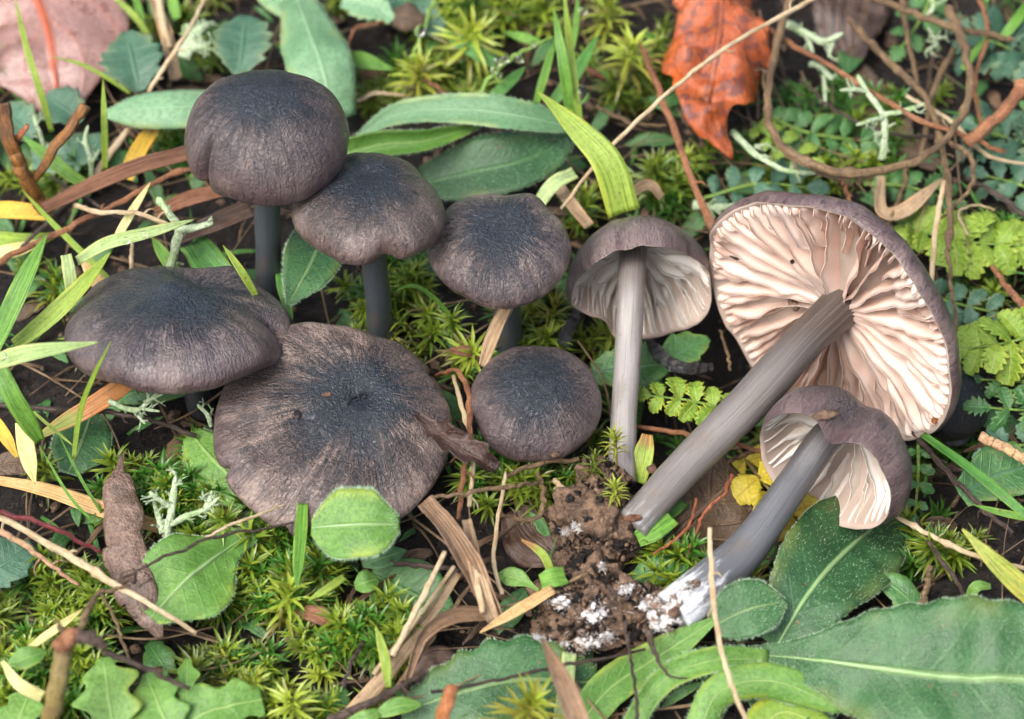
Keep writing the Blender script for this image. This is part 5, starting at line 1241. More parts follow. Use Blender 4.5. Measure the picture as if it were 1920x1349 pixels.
# ---------------------------------------------------------------- grass blades
for lab, pts, w, mat in [
    ('tall thin blade in front of the pink dead leaf', [(97, 248, 1.2), (75, 170, 2.0), (50, 90, 2.5), (28, -5, 2.8)], 13, 'grass_lime'),
    ('thin arching blade below the toothed leaf at the upper left', [(245, 176, 1.5), (190, 140, 1.9), (150, 120, 2.0), (98, 106, 2.0)], 8, 'grass_lime'),
    ('short upright blade left of the mealy leaf', [(197, 318, 1.4), (196, 235, 2.3), (193, 148, 2.8)], 13, 'grass_lime'),
    ('broad green blade crossing behind the forked burnt stem', [(165, 352, 1.2), (110, 312, 1.5), (42, 255, 1.6)], 26, 'grass'),
    ('cream-tipped blade crossing the pale curved twig', [(212, 460, 1.9), (245, 402, 2.2), (282, 342, 2.4)], 17, 'grass_cream'),
    ('broad pale blade with dewdrops above the saddle cap', [(145, 490, 2.1), (200, 458, 2.5), (280, 437, 2.7), (364, 412, 2.6)], 26, 'grass_pale'),
    ('stubby pale blade left of the saddle cap', [(135, 555, 1.9), (132, 520, 2.2), (124, 478, 2.4)], [22, 24, 24, 20], 'grass_pale'),
    ('wide bright blade at the left edge', [(-15, 660, 2.6), (28, 565, 3.2), (58, 500, 3.5), (88, 438, 3.7)], 38, 'grass'),
    ('wide lime blade rising left of the saddle cap', [(28, 648, 2.3), (95, 595, 2.6), (152, 538, 2.9), (208, 472, 3.1)], 36, 'grass_lime'),
    ('pointed pale blade lying over the left end of the saddle cap', [(-15, 682, 3.7), (50, 664, 4.0), (120, 652, 4.1), (184, 642, 4.1)], [34, 36, 30, 18, 2], 'grass_pale'),
    ('bright blade sloping down at the left edge', [(75, 828, 2.0), (52, 790, 2.5), (22, 740, 3.0), (-5, 680, 3.3)], [20, 34, 36, 34, 28], 'grass'),
    ('thin bent blade in front of the saddle cap', [(138, 860, 1.8), (150, 775, 2.7), (176, 705, 3.6), (208, 640, 4.2)], 11, 'grass_lime'),
    ('half orange half green blade beneath the saddle cap', [(262, 702, 1.6), (210, 738, 1.6), (160, 770, 1.5), (75, 818, 1.2)], [34, 38, 36, 30, 12], 'grass_turning'),
    ('yellow blade pointing down at the left edge', [(42, 792, 1.9), (50, 845, 1.7), (66, 908, 1.4)], [26, 32, 28, 3], 'grass_cream'),
    ('orange blade at the left edge beside the yellow blade', [(-20, 780, 1.6), (10, 820, 1.6), (32, 858, 1.4)], [26, 26, 22, 6], 'grass_yellow'),
    ('thin light blade crossing the round leaf at the left', [(62, 772, 1.9), (100, 805, 1.8), (142, 840, 1.7)], 6, 'grass_lime'),
    ('thin stalk-like blade by the seed pod tip', [(190, 962, 0.9), (150, 895, 1.4), (110, 815, 1.8)], 6, 'grass'),
    ('thin stalk-like blade left of the seed pod tip', [(180, 985, 0.9), (130, 930, 1.3), (75, 838, 1.7)], 6, 'grass'),
    ('tan dry blade behind the seed pod', [(300, 990, 0.6), (190, 955, 0.9), (90, 920, 0.9), (-10, 900, 0.8)], [26, 30, 26, 16], 'tan_leaf'),
    ('small lime blade right of the saddle cap', [(480, 555, 2.4), (452, 508, 2.9), (418, 460, 3.2)], 15, 'grass_lime'),
    ('broad deep green blade behind the saddle cap', [(445, 560, 1.0), (405, 510, 1.3), (360, 455, 1.4)], [50, 60, 62, 50], 'grass_deep'),
    ('narrow green blade behind the lichen stalk at the left', [(335, 520, 1.1), (308, 480, 1.3), (285, 445, 1.4)], 24, 'grass'),
    ('brown dry blade behind the left grass tuft', [(205, 560, 1.0), (180, 520, 1.3), (152, 480, 1.5)], [30, 32, 26, 14], 'tan_leaf'),
    ('thin green blade below the dewy pale blade', [(220, 540, 1.3), (180, 500, 1.5), (100, 420, 1.7), (40, 355, 1.7)], 12, 'grass_lime'),
    ('lime leaf blade low at the left edge below the yellow blade', [(-20, 445, 0.8), (40, 455, 0.9), (110, 440, 0.8)], [30, 34, 10], 'grass_lime'),
    ('pale blade low at the left edge above the tan twig', [(-20, 475, 0.8), (30, 470, 0.9), (95, 448, 0.8)], [24, 26, 6], 'grass_cream'),
    ('green blade pointing down below the flat cap', [(568, 945, 1.5), (563, 1010, 1.5), (556, 1104, 1.4)], [20, 24, 24, 20, 2], 'grass'),
    ('lime oval blade tip below the straws', [(728, 1290, 0.9), (722, 1235, 1.2), (704, 1174, 1.4)], [10, 18, 19, 14, 3], 'grass_lime'),
    ('small lime blade under the fringed pale leaf', [(646, 1082, 1.0), (612, 1105, 1.1), (578, 1126, 1.0)], 16, 'grass_lime'),
    ('cream curled blade at the left near the bottom', [(80, 1308, 1.4), (35, 1282, 1.6), (4, 1240, 1.6)], [22, 24, 18, 8], 'grass_cream'),
    ('cream straight blade above the olive stem', [(55, 1215, 1.2), (105, 1180, 1.5), (155, 1142, 1.6)], 16, 'grass_cream'),
    ('tall bright blade, biggest of the grass tuft at the top', [(1072, 232, 1.6), (1058, 130, 2.6), (1038, 15, 3.3)], 22, 'grass'),
    ('tall yellowish blade beside the biggest blade of the top tuft', [(1088, 235, 1.7), (1074, 130, 2.4), (1056, -25, 3.0)], 15, 'grass_lime'),
    ('side blade leaning right in the top grass tuft', [(1035, 195, 1.0), (1078, 140, 1.4), (1122, 66, 1.7)], 26, 'grass_deep'),
    ('short green blade leaning left behind the long hairy leaf', [(915, 190, 1.2), (950, 160, 1.4), (985, 125, 1.5)], 24, 'grass_deep'),
    ('green blade low in the top grass tuft', [(1005, 195, 1.3), (1020, 145, 1.7), (1042, 70, 2.0)], 16, 'grass'),
    ('green blade standing at the right of the top tuft', [(1062, 130, 1.3), (1078, 60, 1.7), (1085, -20, 1.9)], 12, 'grass'),
    ('wide yellow-green blade curving down to the cream-gilled cap', [(1168, 400, 1.7), (1140, 310, 2.4), (1085, 245, 2.7), (1008, 172, 2.8)], [64, 64, 56, 44, 24, 3], 'grass_lime'),
    ('deep green blade sloping behind the dewy stalk', [(940, 125, 0.9), (885, 95, 1.1), (826, 58, 1.2)], [22, 28, 24, 4], 'grass_deep'),
    ('pale green blade under the wide yellow-green blade', [(1008, 385, 1.0), (1040, 345, 1.3), (1078, 325, 1.3)], [24, 28, 24], 'grass_pale'),
    ('pale green narrow tip right of the wide yellow-green blade', [(1130, 300, 1.0), (1160, 308, 1.1), (1190, 325, 1.0)], 10, 'grass_pale'),
    ('green grass blade at the top left edge', [(278, 65, 0.9), (250, 28, 1.2), (205, -12, 1.3)], 13, 'grass_lime'),
    ('green blade at the top edge between straw and toothed leaf', [(270, 60, 0.9), (262, 25, 1.1), (250, -20, 1.2)], 15, 'grass'),
    ('green blade touching the top edge above the papery sheath', [(332, 35, 0.9), (326, 10, 1.0), (322, -20, 1.1)], 20, 'grass'),
    ('green blade with yellow edge at the right edge near the bottom', [(1945, 1130, 1.3), (1860, 1050, 1.7), (1804, 992, 1.9)], [44, 42, 28, 4], 'grass_edge'),
    ('long dark green blade running right from below the black wet cap', [(1730, 815, 0.8), (1830, 888, 1.2), (1945, 985, 1.3)], [14, 18, 20, 16], 'grass_deep'),
    ('small green blade entering from the right edge', [(1945, 975, 1.2), (1880, 962, 1.3), (1826, 947, 1.3)], 14, 'grass'),
    ('pale vertical blade beneath the soil clump at the bottom edge', [(1045, 1390, 0.9), (1058, 1310, 0.85), (1068, 1225, 0.8)], [28, 30, 30, 26], 'grass_pale'),
    ('red-tipped lime blade left of the soil clump', [(1036, 1082, 1.0), (1018, 1040, 1.4), (978, 1012, 1.6)], [14, 16, 14, 4], 'grass_tipbrown'),
    ('green blade rising between vine and top right corner', [(1880, 70, 1.2), (1905, 40, 1.4), (1940, -10, 1.5)], 20, 'grass'),
    ('short green blade inside the right side of the vine loop', [(1805, 130, 0.9), (1830, 95, 1.1), (1850, 70, 1.2)], 14, 'grass'),
    ('thin curling green blade over the moss beside the middle stem', [(850, 600, 0.9), (815, 560, 1.3), (775, 536, 1.6), (735, 548, 1.5)], 9, 'grass'),
    ('dark green blade behind the tallest stem', [(550, 470, 0.8), (530, 520, 1.1), (545, 600, 0.8)], [18, 26, 24, 10], 'grass_deep'),
]:
    blade(lab, pts, w, mat)

# dewy stalk with drops and dewy thread
def droplets(spots, label_list):
    n = N('water'); n.b.inputs['Transmission Weight'].default_value = 1.0; n.b.inputs['IOR'].default_value = 1.33
    m = n.done((1, 1, 1), 0.0, 0.5)
    for (x, y, z, r), lab in zip(spots, label_list):
        p = W(x, y, z); s = S(p)
        V, F, A = lump_geo((0, 0, 0), (r * s, r * s, r * s * 1.12), int(x), 0.04, 1.0, 20, 14)
        o = link('water_drop', mesh_data('water_drop', V, F, None, [m]), None, p)
        tag(o, lab, 'water drop', 'dewdrops')
twig('grass_stalk', 'thin green stalk carrying dewdrops behind the long hairy leaf', 'grass stalk', [(893, 185, 1.3), (925, 140, 1.7), (965, 105, 2.0), (1035, 70, 2.2)], [4, 4, 4, 3], 'greenstem', sides=7)
twig('grass_stalk', 'thin green stalk at the top edge with a drop, above the moss tufts', 'grass stalk', [(770, 110, 1.0), (790, 65, 1.3), (818, -15, 1.6)], [4, 4, 4], 'greenstem', sides=7)
droplets([(1090, 178, 2.1, 17), (787, 58, 1.6, 11), (934, 118, 2.0, 8), (948, 112, 2.05, 8), (974, 112, 2.1, 8), (926, 132, 1.95, 7), (937, 142, 1.85, 6), (1000, 84, 2.3, 6), (270, 440, 2.85, 7), (237, 452, 2.75, 7), (4, 668, 4.1, 9), (1094, 20, 2.0, 8)],
    ['large dewdrop on the tall yellowish blade of the top tuft', 'dewdrop on the thin stalk at the top edge'] + ['small dewdrop on the dewy thin stalk, %s counting up from its foot' % k for k in ('third', 'fourth', 'fifth', 'second', 'first', 'sixth')] +
    ['dewdrop on the broad pale blade, right one of two', 'dewdrop on the broad pale blade, left one of two', 'dewdrop at the left edge on the pointed pale blade', 'dewdrop near the top edge beside the grass tuft'])

# ---------------------------------------------------------------- lichens
lichen('antler-like lichen with wide flat tip below the top of the vine loop', [[(1475, 45, 1.0), (1510, 62, 1.3), (1545, 78, 1.5), (1582, 62, 1.7)], [(1560, 80, 1.5), (1553, 108, 1.4)], [(1512, 65, 1.3), (1525, 100, 1.2)]], 9, 1, 2)
lichen('branching pale lichen standing upright in the middle of the vine loop', [[(1654, 300, 1.2), (1658, 250, 1.6), (1655, 215, 1.8), (1625, 172, 2.0), (1608, 140, 2.0)], [(1625, 172, 2.0), (1600, 168, 2.1), (1575, 170, 2.1)], [(1655, 215, 1.8), (1690, 210, 1.9), (1735, 195, 2.0)], [(1655, 222, 1.8), (1630, 228, 1.9), (1605, 235, 1.9)], [(1656, 250, 1.6), (1638, 252, 1.7)]], 7.5, 2, 3)
lichen('pale lichen strand below the tip of the orange dead leaf', [[(1372, 248, 1.0), (1412, 285, 1.2), (1440, 305, 1.3), (1475, 320, 1.4), (1530, 326, 1.3)], [(1485, 318, 1.4), (1492, 300, 1.5)], [(1415, 275, 1.2), (1440, 270, 1.2)]], 7, 3, 2)
lichen('small pale lichen at the top right behind the vine', [[(1760, 95, 0.8), (1750, 70, 1.1), (1740, 50, 1.2)], [(1752, 72, 1.1), (1778, 70, 1.2)], [(1755, 85, 1.0), (1735, 98, 1.1)]], 6, 4, 3)
lichen('small pale lichen at the top edge beside the vine', [[(1740, 30, 1.0), (1750, 10, 1.1), (1742, -10, 1.1)], [(1750, 12, 1.1), (1775, 0, 1.1)]], 6, 5, 2)
lichen('short lichen stubs below the antler-like lichen', [[(1520, 120, 0.9), (1540, 128, 1.1), (1562, 150, 1.1)], [(1545, 140, 1.0), (1548, 200, 0.9)]], 7, 6, 2)
lichen('pale lichen antlers standing above the glossy round leaf', [[(312, 1008, 0.9), (322, 950, 1.4), (330, 890, 1.7)], [(318, 985, 1.1), (350, 968, 1.4), (385, 955, 1.6), (412, 932, 1.8)], [(322, 950, 1.4), (296, 935, 1.6), (280, 922, 1.7)], [(385, 957, 1.6), (398, 920, 1.8)], [(306, 1000, 1.0), (295, 965, 1.2), (288, 940, 1.4)]], 9, 7, 5)
lichen('small lichen twig below the saddle cap, over the thin brown twig', [[(205, 752, 1.7), (240, 768, 1.7), (265, 765, 1.8), (300, 732, 2.0)], [(262, 765, 1.8), (300, 772, 1.9)], [(250, 770, 1.7), (272, 795, 1.7)], [(270, 755, 1.9), (308, 738, 2.0)]], 5.5, 8, 4)
lichen('tall pale green lichen stalk behind the saddle cap', [[(316, 512, 1.3), (330, 460, 1.9), (335, 430, 2.2), (312, 395, 2.5), (295, 370, 2.6)], [(335, 432, 2.2), (372, 425, 2.4), (400, 418, 2.5)]], 11, 9, 2)
lichen('lichen fork with two tines behind the short upright blade', [[(172, 335, 1.0), (170, 300, 1.4), (160, 265, 1.7), (165, 235, 1.8)], [(172, 305, 1.4), (188, 280, 1.5)]], 6, 10, 1)
lichen('thin pale lichen tine behind the forked burnt stem', [[(82, 275, 1.1), (72, 245, 1.4), (62, 215, 1.6)]], 5, 11, 3)
lichen('short lichen prong against the left edge of the flat cap', [[(396, 800, 1.2), (388, 778, 1.4), (370, 758, 1.5)], [(392, 785, 1.3), (400, 765, 1.4)]], 5, 12, 1)
lichen('grey lichen flakes behind the cream-gilled overturned cap', [[(1300, 385, 0.4), (1350, 390, 0.5), (1400, 385, 0.4)], [(1330, 390, 0.5), (1335, 420, 0.5)]], 9, 13, 5)
lichen('cream lichen crust at the top left beside the leaning straw', [[(345, 110, 1.0), (370, 60, 1.2), (395, 45, 1.1)], [(365, 75, 1.2), (350, 45, 1.2)], [(360, 90, 1.1), (392, 85, 1.2)]], 14, 14, 6)

# ---------------------------------------------------------------- soil clump with white mycelium
def clump(label, parts, bits, seed):
    c0 = parts[0][0]; root = empty('soil_clump', W(*c0), label, 'soil clump')
    org = np.array(root.location); r = random.Random(seed)
    for (c, rad) in parts:
        p = W(*c); s = S(p)
        V, F, A = lump_geo(p, np.array(rad) * s, seed + int(c[0]), 0.5, 2.2, 70, 44)
        link('clod', mesh_data('clod', V - org, F, {'luv': A}, [M['clod']]), root)
    g, g2 = Geo(), Geo()
    for _ in range(bits):
        c, rad = r.choice(parts); p = W(*c); s = S(p)
        d = nz(np.array([r.gauss(0, 1), r.gauss(0, 1), abs(r.gauss(0, 1))]))
        q = p + d * np.array(rad) * s * r.uniform(0.8, 1.15); k = r.choice((2.5, 3, 4, 5, 7, 10)) * s
        (g if r.random() < 0.6 else g2).add(*crumb(q, (k, k * r.uniform(0.5, 1), k * r.uniform(0.5, 1)), r.randrange(999), r.random() * 6))
    gf = Geo()
    for _ in range(70):
        c, rad = r.choice(parts); p = W(*c); s = S(p)
        d = nz(np.array([r.gauss(0, 1), r.gauss(-0.4, 1), abs(r.gauss(0.3, 1))])); q = p + d * np.array(rad) * s * r.uniform(0.9, 1.1)
        w = nz(np.array([r.gauss(0, 1), r.gauss(0, 1), r.gauss(0, 0.6)])) * r.uniform(8, 26) * s
        gf.add(*tube(spl([q, q + w * 0.5 + d * 3 * s, q + w], 6), np.linspace(1, 0.4, 6) * r.uniform(0.7, 1.8) * s, 4))
    tag(link('root_hairs', gf.data('root_hairs', [M['twig_dark']], org), root), kind='stuff')
    tag(link('crumbs', g2.data('crumbs', [M['soil']], org), root), kind='stuff')
    tag(link('crumbs', g.data('crumbs', [M['clod']], org), root), kind='stuff')
    return root, org
_n = N('mycelium'); _b = _n.noise(_n.pos(), 9.0, 5, 0.7)
M['mycelium'] = _n.done(_n.mix(_n.ramp(_n.noise(_n.pos(), 5.0, 5, 0.7), 0.49, 0.58), _n.mix(_n.ramp(_b, 0.4, 0.6), (0.5, 0.46, 0.42), (0.74, 0.74, 0.75)), (0.2, 0.14, 0.10)), 0.85, 0.2, _n.bump(_b, 1.0, 0.1))
r1, o1 = clump('brown crumbly soil clump at the foot of the thick brown-grey stem',
    [((1115, 975, 0.75), (72, 60, 62)), ((1105, 1030, 0.5), (58, 40, 48)), ((1150, 1010, 0.6), (48, 44, 50)), ((1125, 905, 0.8), (40, 40, 42))], 1100, 3)
r2, o2 = clump('soil clump laced with white mycelium at the foot of the blue-grey stem',
    [((1075, 1150, 0.55), (74, 58, 50)), ((1140, 1165, 0.5), (75, 55, 50)), ((1190, 1145, 0.55), (50, 50, 46)), ((1100, 1090, 0.55), (58, 40, 42)), ((1050, 1200, 0.35), (50, 40, 30))], 1300, 5)
def fuzz(p, rx, rz, seed):
    """cottony patch: many tiny flocks and threads"""
    r = random.Random(seed); g = Geo(); s = S(p)
    for _ in range(int(7 + rx * 0.35)):
        dd = np.array([r.gauss(0, 0.42), r.gauss(0, 0.42), r.gauss(0, 0.3)]) * np.array([rx, rx * 0.8, rz]) * s
        k = rx * r.uniform(0.16, 0.42) * s
        g.add(*crumb(p + dd, (k, k * r.uniform(0.6, 1), k * r.uniform(0.3, 0.6)), r.randrange(9999), r.random() * 6, 18, 12, 0.6))
    for _ in range(int(30 + rx * 5)):
        q = p + np.array([r.gauss(0, 0.62), r.gauss(0, 0.62), r.gauss(0.15, 0.4)]) * np.array([rx, rx * 0.85, rz]) * s
        w = np.array([r.uniform(-1, 1), r.uniform(-1, 1), r.uniform(-0.4, 0.5)]) * r.uniform(4, 11) * s
        g.add(*tube(spl([q, q + w * 0.5 + np.array([0, 0, 1.5 * s]), q + w + np.array([r.uniform(-4, 4) * s, 0, 0])], 6), np.full(6, r.uniform(0.25, 0.6) * s), 3))
    return g
def patches(root, org, spots, seed):
    for i, (x, y, z, rx, rz) in enumerate(spots):
        tag(link('mycelium', fuzz(W(x, y, z), rx, rz, seed + i).data('mycelium', [M['mycelium']], org), root), kind='stuff')
patches(r1, o1, [(1082, 990, 1.5, 9, 8), (1130, 1062, 1.25, 8, 6), (1060, 1000, 1.3, 6, 6)], 70)
patches(r2, o2, [(1100, 1205, 0.95, 24, 12), (1012, 1200, 0.7, 14, 9), (1052, 1130, 1.15, 16, 10), (1030, 1125, 1.05, 9, 8), (1175, 1108, 1.2, 15, 12), (1115, 1150, 1.2, 26, 12), (1060, 1210, 0.8, 8, 6), (1140, 1195, 1.0, 12, 9)], 90)
# white cottony foot of the blue-grey stem, belonging to the mushroom
for i, (x, y, z, rx, rz) in enumerate([(1250, 1150, 1.25, 34, 20), (1225, 1135, 1.15, 22, 16), (1270, 1125, 1.35, 20, 14), (1240, 1172, 1.05, 22, 14), (1290, 1100, 1.45, 12, 8)]):
    mroot = [o for o in bpy.data.objects if o.type == 'EMPTY' and o.get('label', '').startswith('small uprooted')][0]
    tag(link('mycelium', fuzz(W(x, y, z), rx, rz, 130 + i).data('mycelium', [M['mycelium']], np.array(mroot.location)), [q for q in mroot.children if q.name.startswith('stem')][0]), kind='stuff')
for lab, pts, r in [
    ('dark root hanging straight down from the white-laced soil clump', [(1172, 1165, 1.3), (1178, 1215, 1.2), (1190, 1280, 1.3), (1197, 1365, 1.2)], [5, 4, 4, 4]),
    ('hairy root curling right from the white-laced soil clump', [(1215, 1185, 1.2), (1232, 1235, 1.2), (1252, 1265, 1.2), (1288, 1272, 1.1)], [9, 6, 3, 1.5]),
    ('thin dark root over the top of the white-laced soil clump', [(1140, 1100, 1.5), (1155, 1120, 1.6), (1135, 1145, 1.5)], [4, 5, 3]),
]:
    twig('root', lab, 'root', pts, r, 'twig_dark', 'roots on the soil clump', namp=0.3)

# ---------------------------------------------------------------- specks, seeds and beetle on the mushrooms
def cap_point(cap, fx, fy):
    """world point on the cap top at local (fx, fy) in radii"""
    rho = np.array([min(math.hypot(fx - cap.apex[0] * 0.5, fy - cap.apex[1] * 0.5), 0.98)]); th = np.array([math.atan2(fy - cap.apex[1] * 0.5, fx - cap.apex[0] * 0.5)])
    z = cap.a * np.sqrt(np.maximum(0, 1 - rho ** 2)) + 0
    return cap.deform(rho, z, th)[0], cap.ax
def speck(name, label, cat, px, py, z, rad, mat, rot=0.0, amp=0.25, flat=0.6):
    p = W(px, py, z); s = S(p)
    V, F, A = lump_geo((0, 0, 0), (rad[0] * s, rad[1] * s, rad[1] * flat * s), int(px), amp, 1.5, 16, 11, rot)
    return tag(link(name, mesh_data(name, V, F, {'luv': A}, [M[mat]]), None, p), label, cat, 'specks on the mushrooms')
SPECKS = [
    ('beetle', 'tiny shiny black beetle on the big flat cap', 'beetle', 558, 776, (7, 9), 'twig_black', 0.3),
    ('seed', 'orange-brown seed near the dark centre of the big flat cap', 'seed', 613, 740, (8, 5), 'seed', 0.2),
    ('soil_crumb', 'brown crumb on the lower rim of the small round cap', 'crumb', 1042, 852, (9, 8), 'clod', 0),
    ('soil_crumb', 'rough brown crumb at the top of the thick brown-grey stem', 'crumb', 1488, 572, (8, 16), 'clod', 0.4),
    ('seed', 'round brown seed on the lower part of the thick stem', 'seed', 1222, 880, (10, 10), 'seed', 0),
    ('seed', 'dark red seed husk at the base of the thick stem', 'seed', 1186, 972, (16, 7), 'strap_red', 0.1),
    ('seed', 'brown seed on the blue-grey stem near its white foot', 'seed', 1302, 1094, (11, 8), 'seed', 0.2),
    ('seed', 'brown seed embedded in the white cottony foot', 'seed', 1264, 1148, (12, 11), 'seed', 0),
    ('soil_crumb', 'dark wet crumb in the notch of the heart-shaped cap', 'crumb', 1545, 778, (26, 11), 'clod', 0.15),
    ('seed', 'tiny red husk on the black wet cap', 'seed', 1752, 788, (5, 10), 'rust', -0.5),
    ('speck', 'tiny dark speck on the pink gills, upper middle', 'speck', 1485, 491, (4, 6), 'twig_black', 0),
    ('speck', 'thin dark splinter on the pink gills, upper left', 'speck', 1376, 484, (10, 3), 'twig_dark', -0.5),
]
# seat every speck on the surface it lies on: cast a ray through its spot
from mathutils.bvhtree import BVHTree
_bv = []
for o in list(bpy.data.objects):
    if o.type == 'MESH' and o.name.split('.')[0] in ('cap', 'stem', 'gill', 'mycelium', 'clod') :
        rt = o
        while rt.parent: rt = rt.parent
        off = np.array(rt.location)
        me = o.data
        co = np.empty(len(me.vertices) * 3, np.float32); me.vertices.foreach_get('co', co); co = co.reshape(-1, 3) + off
        _bv.append(BVHTree.FromPolygons([tuple(c) for c in co.tolist()], [tuple(p.vertices) for p in me.polygons]) )
def seat(px, py):
    d = nz(W(px, py, 0.0) - CAMP); best = None
    for b in _bv:
        h = b.ray_cast(Vector(CAMP), Vector(d))
        if h[0] is not None and (best is None or h[3] < best[1]): best = (np.array(h[0]), h[3])
    return best[0] if best else W(px, py, 0.8)
for (nm, lab, cat, px, py, rad, mat, rot) in SPECKS:
    p = seat(px, py); s = S(p)
    V, F, A = lump_geo((0, 0, 0), (rad[0] * s, rad[1] * s, min(rad) * 0.7 * s), int(px), 0.12 if nm == 'beetle' else 0.3, 1.4, 18, 12, rot)
    o = link(nm, mesh_data(nm, V, F, {'luv': A}, [M[mat]]), None, p + TOCAM * min(rad) * 0.3 * s)
    tag(o, lab, cat, 'specks on the mushrooms')
    if nm == 'beetle':
        V, F, A = lump_geo((0, -rad[1] * s * 0.9, 0), (rad[0] * s * 0.6, rad[1] * s * 0.4, rad[0] * s * 0.5), 3, 0.05, 1.0, 12, 8)
        link('head', mesh_data('head', V, F, {'luv': A}, [M['twig_dark']]), o)

_q = [seat(*q) + TOCAM * 0.03 for q in ((652, 760), (660, 748), (676, 740), (688, 738), (682, 748))]
V, F, A = tube(spl(_q, 24), np.full(24, 0.02), 6)
tag(link('fibre', mesh_data('fibre', V - _q[0], F, {'luv': A}, [M['twig_black']]), None, _q[0]), 'tiny black curled fibre on the dark centre of the big flat cap', 'fibre', 'specks on the mushrooms')
# ---------------------------------------------------------------- moss
for (x, y, z, sz, mat, lab) in [
    (870, 45, 1.2, 62, 'moss_lime', 'large lime moss star at the top edge, left of the grass tuft'),
    (780, 125, 1.1, 60, 'moss_lime', 'lime moss star beside the bare soil behind the long hairy leaf'),
    (1180, 72, 1.2, 66, 'moss_lime', 'lime moss star alone right of the top grass tuft'),
    (1022, 602, 0.9, 52, 'moss_lime', 'moss star just below the round low-domed cap'),
    (865, 606, 0.9, 56, 'moss_lime', 'moss star left of the fibrous straw stub'),
    (782, 612, 0.7, 46, 'moss', 'moss star beside the middle dark stem, low'),
    (795, 550, 0.6, 50, 'moss', 'moss star beside the middle dark stem, under the curling blade'),
    (962, 1332, 1.4, 66, 'moss_lime', 'lime moss star at the bottom edge in front of the scalloped leaf'),
    (1158, 832, 1.8, 32, 'moss_lime', 'small lime moss sprig against the foot of the pale stem'),
    (1112, 876, 1.6, 34, 'moss', 'olive moss sprig on top of the brown soil clump'),
    (1158, 922, 1.75, 30, 'moss_lime', 'small lime moss sprig against the base of the thick stem'),
    (505, 1065, 0.9, 54, 'moss', 'moss star right of the glossy round leaf'),
    (515, 1145, 1.0, 58, 'moss_lime', 'largest moss star in the lower left moss, right of the glossy leaf'),
    (430, 965, 0.9, 40, 'moss', 'moss star between the lichen antlers and the flat cap'),
    (95, 1160, 1.0, 46, 'moss_lime', 'lime moss star above the cream straight blade'),
    (420, 1265, 1.0, 46, 'moss_lime', 'lime moss star above the bitten lobed leaf'),
    (690, 1160, 0.9, 48, 'moss', 'moss star left of the straight pale straw'),
    (560, 1320, 1.0, 52, 'moss_lime', 'lime moss star at the bottom edge right of the lobed leaves'),
    (250, 735, 0.7, 44, 'moss_deep', 'dark green moss star under the saddle cap'),
    (945, 860, 0.6, 40, 'moss_deep', 'dark moss star under the small round cap'),
]:
    moss_shoot(x, y, z, sz, lab, mat, group='moss stars')

MOSS_AREAS = [  # px, py, rx, ry, shoots as things, shoots in the carpet, deep share
    (230, 1200, 290, 130, 44, 420, 0.25, 'in the lower left corner around the olive stem'), (560, 1120, 170, 150, 50, 480, 0.35, 'right of the glossy round leaf'), (560, 1290, 150, 90, 24, 260, 0.2, 'at the bottom edge right of the lobed leaves'), (300, 870, 220, 90, 22, 300, 0.4, 'around the seed pod tip'),
    (430, 960, 130, 70, 14, 140, 0.4, 'between lichen antlers and flat cap'), (780, 590, 100, 100, 18, 160, 0.2, 'beside the middle dark stem'), (1030, 600, 70, 55, 6, 70, 0.2, 'below the round low-domed cap'), (880, 90, 240, 110, 20, 260, 0.2, 'around the dewy stalk at the top'),
    (1180, 90, 90, 90, 6, 90, 0.1, 'around the lone moss star at the top'), (1110, 600, 60, 90, 8, 90, 0.1, 'beside the black rotten stalk'), (1560, 250, 170, 100, 8, 140, 0.5, 'inside the twig loop'), (1770, 980, 70, 60, 8, 70, 0.3, 'below the heart-shaped cap on the right'),
    (1340, 1060, 90, 50, 10, 80, 0.4, 'below the matted brown leaf'), (700, 1240, 70, 90, 10, 110, 0.3, 'beside the ribbed straw band'), (1240, 300, 70, 80, 4, 70, 0.2, 'below the orange dead leaf'), (1080, 420, 60, 50, 4, 60, 0.1, 'left of the cream-gilled cap'),
    (230, 260, 260, 90, 4, 160, 0.5, 'behind the burnt stem'), (120, 560, 150, 110, 4, 160, 0.3, 'left of the saddle cap'), (960, 900, 90, 60, 4, 70, 0.5, 'under the small round cap'), (1500, 560, 500, 260, 0, 260, 0.6, ''), (450, 60, 400, 80, 0, 120, 0.2, ''), (1850, 500, 150, 500, 0, 200, 0.6, ''),
]
g_moss, g_deep = Geo(), Geo()
